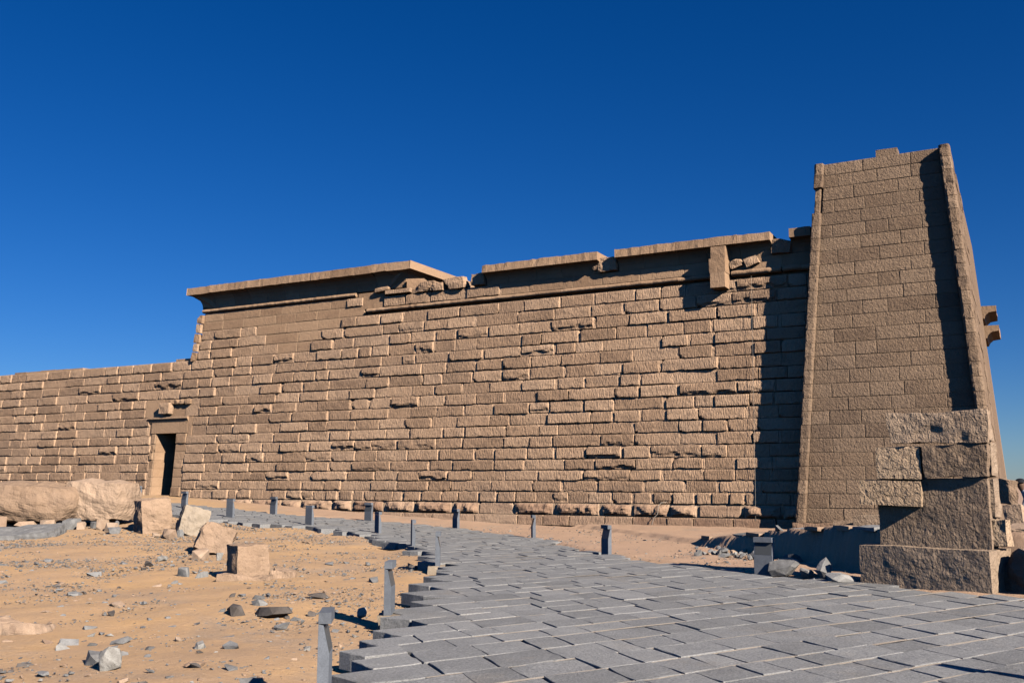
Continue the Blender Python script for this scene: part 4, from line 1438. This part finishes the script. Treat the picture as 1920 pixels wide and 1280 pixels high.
# ------------------------------------------------------------------ seated person at the right edge
def build_person(px, py):
    z0 = gz(px, py)
    J = {   # facing the path (towards -X), sitting on a low stone, leaning forward
        'pelvis': ((0.10, 0, .20), .135), 'belly': ((.07, 0, .36), .135), 'chest': ((0.0, 0, .53), .145), 'neck': ((-.08, 0, .68), .055),
        'head': ((-.12, 0, .76), .075), 'crown': ((-.125, 0, .86), .085),
        'lsh': ((-.01, -.17, .58), .065), 'lel': ((-.10, -.23, .36), .045), 'lwr': ((-.27, -.14, .35), .032), 'lha': ((-.34, -.11, .34), .034),
        'rsh': ((-.01, .17, .58), .065), 'rel': ((-.10, .23, .36), .045), 'rwr': ((-.27, .12, .37), .032), 'rha': ((-.34, .08, .36), .034),
        'lhip': ((.06, -.10, .19), .095), 'lkn': ((-.32, -.14, .36), .065), 'lan': ((-.24, -.13, .06), .045), 'lto': ((-.38, -.14, .035), .04),
        'rhip': ((.06, .10, .19), .095), 'rkn': ((-.33, .12, .34), .065), 'ran': ((-.22, .12, .06), .045), 'rto': ((-.36, .13, .035), .04)}
    Ed = [('pelvis', 'belly'), ('belly', 'chest'), ('chest', 'neck'), ('neck', 'head'), ('head', 'crown'), ('chest', 'lsh'), ('lsh', 'lel'), ('lel', 'lwr'), ('lwr', 'lha'), ('chest', 'rsh'), ('rsh', 'rel'), ('rel', 'rwr'), ('rwr', 'rha'), ('pelvis', 'lhip'), ('lhip', 'lkn'), ('lkn', 'lan'), ('lan', 'lto'), ('pelvis', 'rhip'), ('rhip', 'rkn'), ('rkn', 'ran'), ('ran', 'rto')]
    names = list(J)
    me = bpy.data.meshes.new('person_skeleton')
    me.from_pydata([J[n][0] for n in names], [(names.index(a), names.index(b)) for a, b in Ed], [])
    tmp = bpy.data.objects.new('person_skeleton', me)
    COL.objects.link(tmp)
    sk = tmp.modifiers.new('skin', 'SKIN')
    sb = tmp.modifiers.new('sub', 'SUBSURF')
    sb.levels = sb.render_levels = 2
    for n, sv_ in zip(names, me.skin_vertices[0].data):
        sv_.radius = (J[n][1], J[n][1])
        sv_.use_root = (n == 'pelvis')
    dg = bpy.context.evaluated_depsgraph_get()
    ev = tmp.evaluated_get(dg)
    bm_ = ev.to_mesh()
    V = [tuple(v_.co) for v_ in bm_.vertices]
    F = [tuple(p.vertices) for p in bm_.polygons]
    ev.to_mesh_clear()
    bpy.data.objects.remove(tmp, do_unlink=True)
    rt = root('person', (px, py, z0), 'person in dark cap, pale shirt and dark trousers sitting at the right edge', 'person')
    def cat(p):
        best, bd = None, 9
        for a, b in Ed:
            A, B = Vector(J[a][0]), Vector(J[b][0])
            t = max(0, min(1, (p - A).dot(B - A) / (B - A).length_squared))
            d = (p - A.lerp(B, t)).length
            if d < bd:
                bd, best = d, (a, b)
        s_ = set(best)
        if s_ & {'head', 'crown', 'lha', 'rha'}:
            return 2
        if best in (('pelvis', 'lhip'), ('pelvis', 'rhip')) or s_ & {'lhip', 'rhip', 'lkn', 'rkn', 'lan', 'ran', 'lto', 'rto'}:
            return 1
        return 0
    body = part('body', [(a + px, b + py, c + z0) for a, b, c in V], F, M['shirt'], rt, True)
    body.data.materials.append(M['trousers'])
    body.data.materials.append(M['skin'])
    c0 = WORLD[body] - Vector((px, py, z0))
    for p in body.data.polygons:
        p.material_index = cat(p.center + c0)
    vs, fs = [], []
    for j in range(7):
        th = math.pi / 2 * j / 6
        for i in range(14):
            an = 2 * math.pi * i / 14
            rr_ = .098 * math.cos(th) + .002
            vs.append((px - .125 + rr_ * 1.08 * math.cos(an) - (.07 if j == 0 and math.cos(an) < -.3 else 0), py + rr_ * math.sin(an), z0 + .845 + .085 * math.sin(th)))
    for j in range(6):
        for i in range(14):
            i2 = (i + 1) % 14
            fs.append((j * 14 + i, j * 14 + i2, (j + 1) * 14 + i2, (j + 1) * 14 + i))
    part('cap', vs, fs, M['cap'], rt, True)
build_person(.02, -9.0)
print('objects', len(bpy.data.objects))
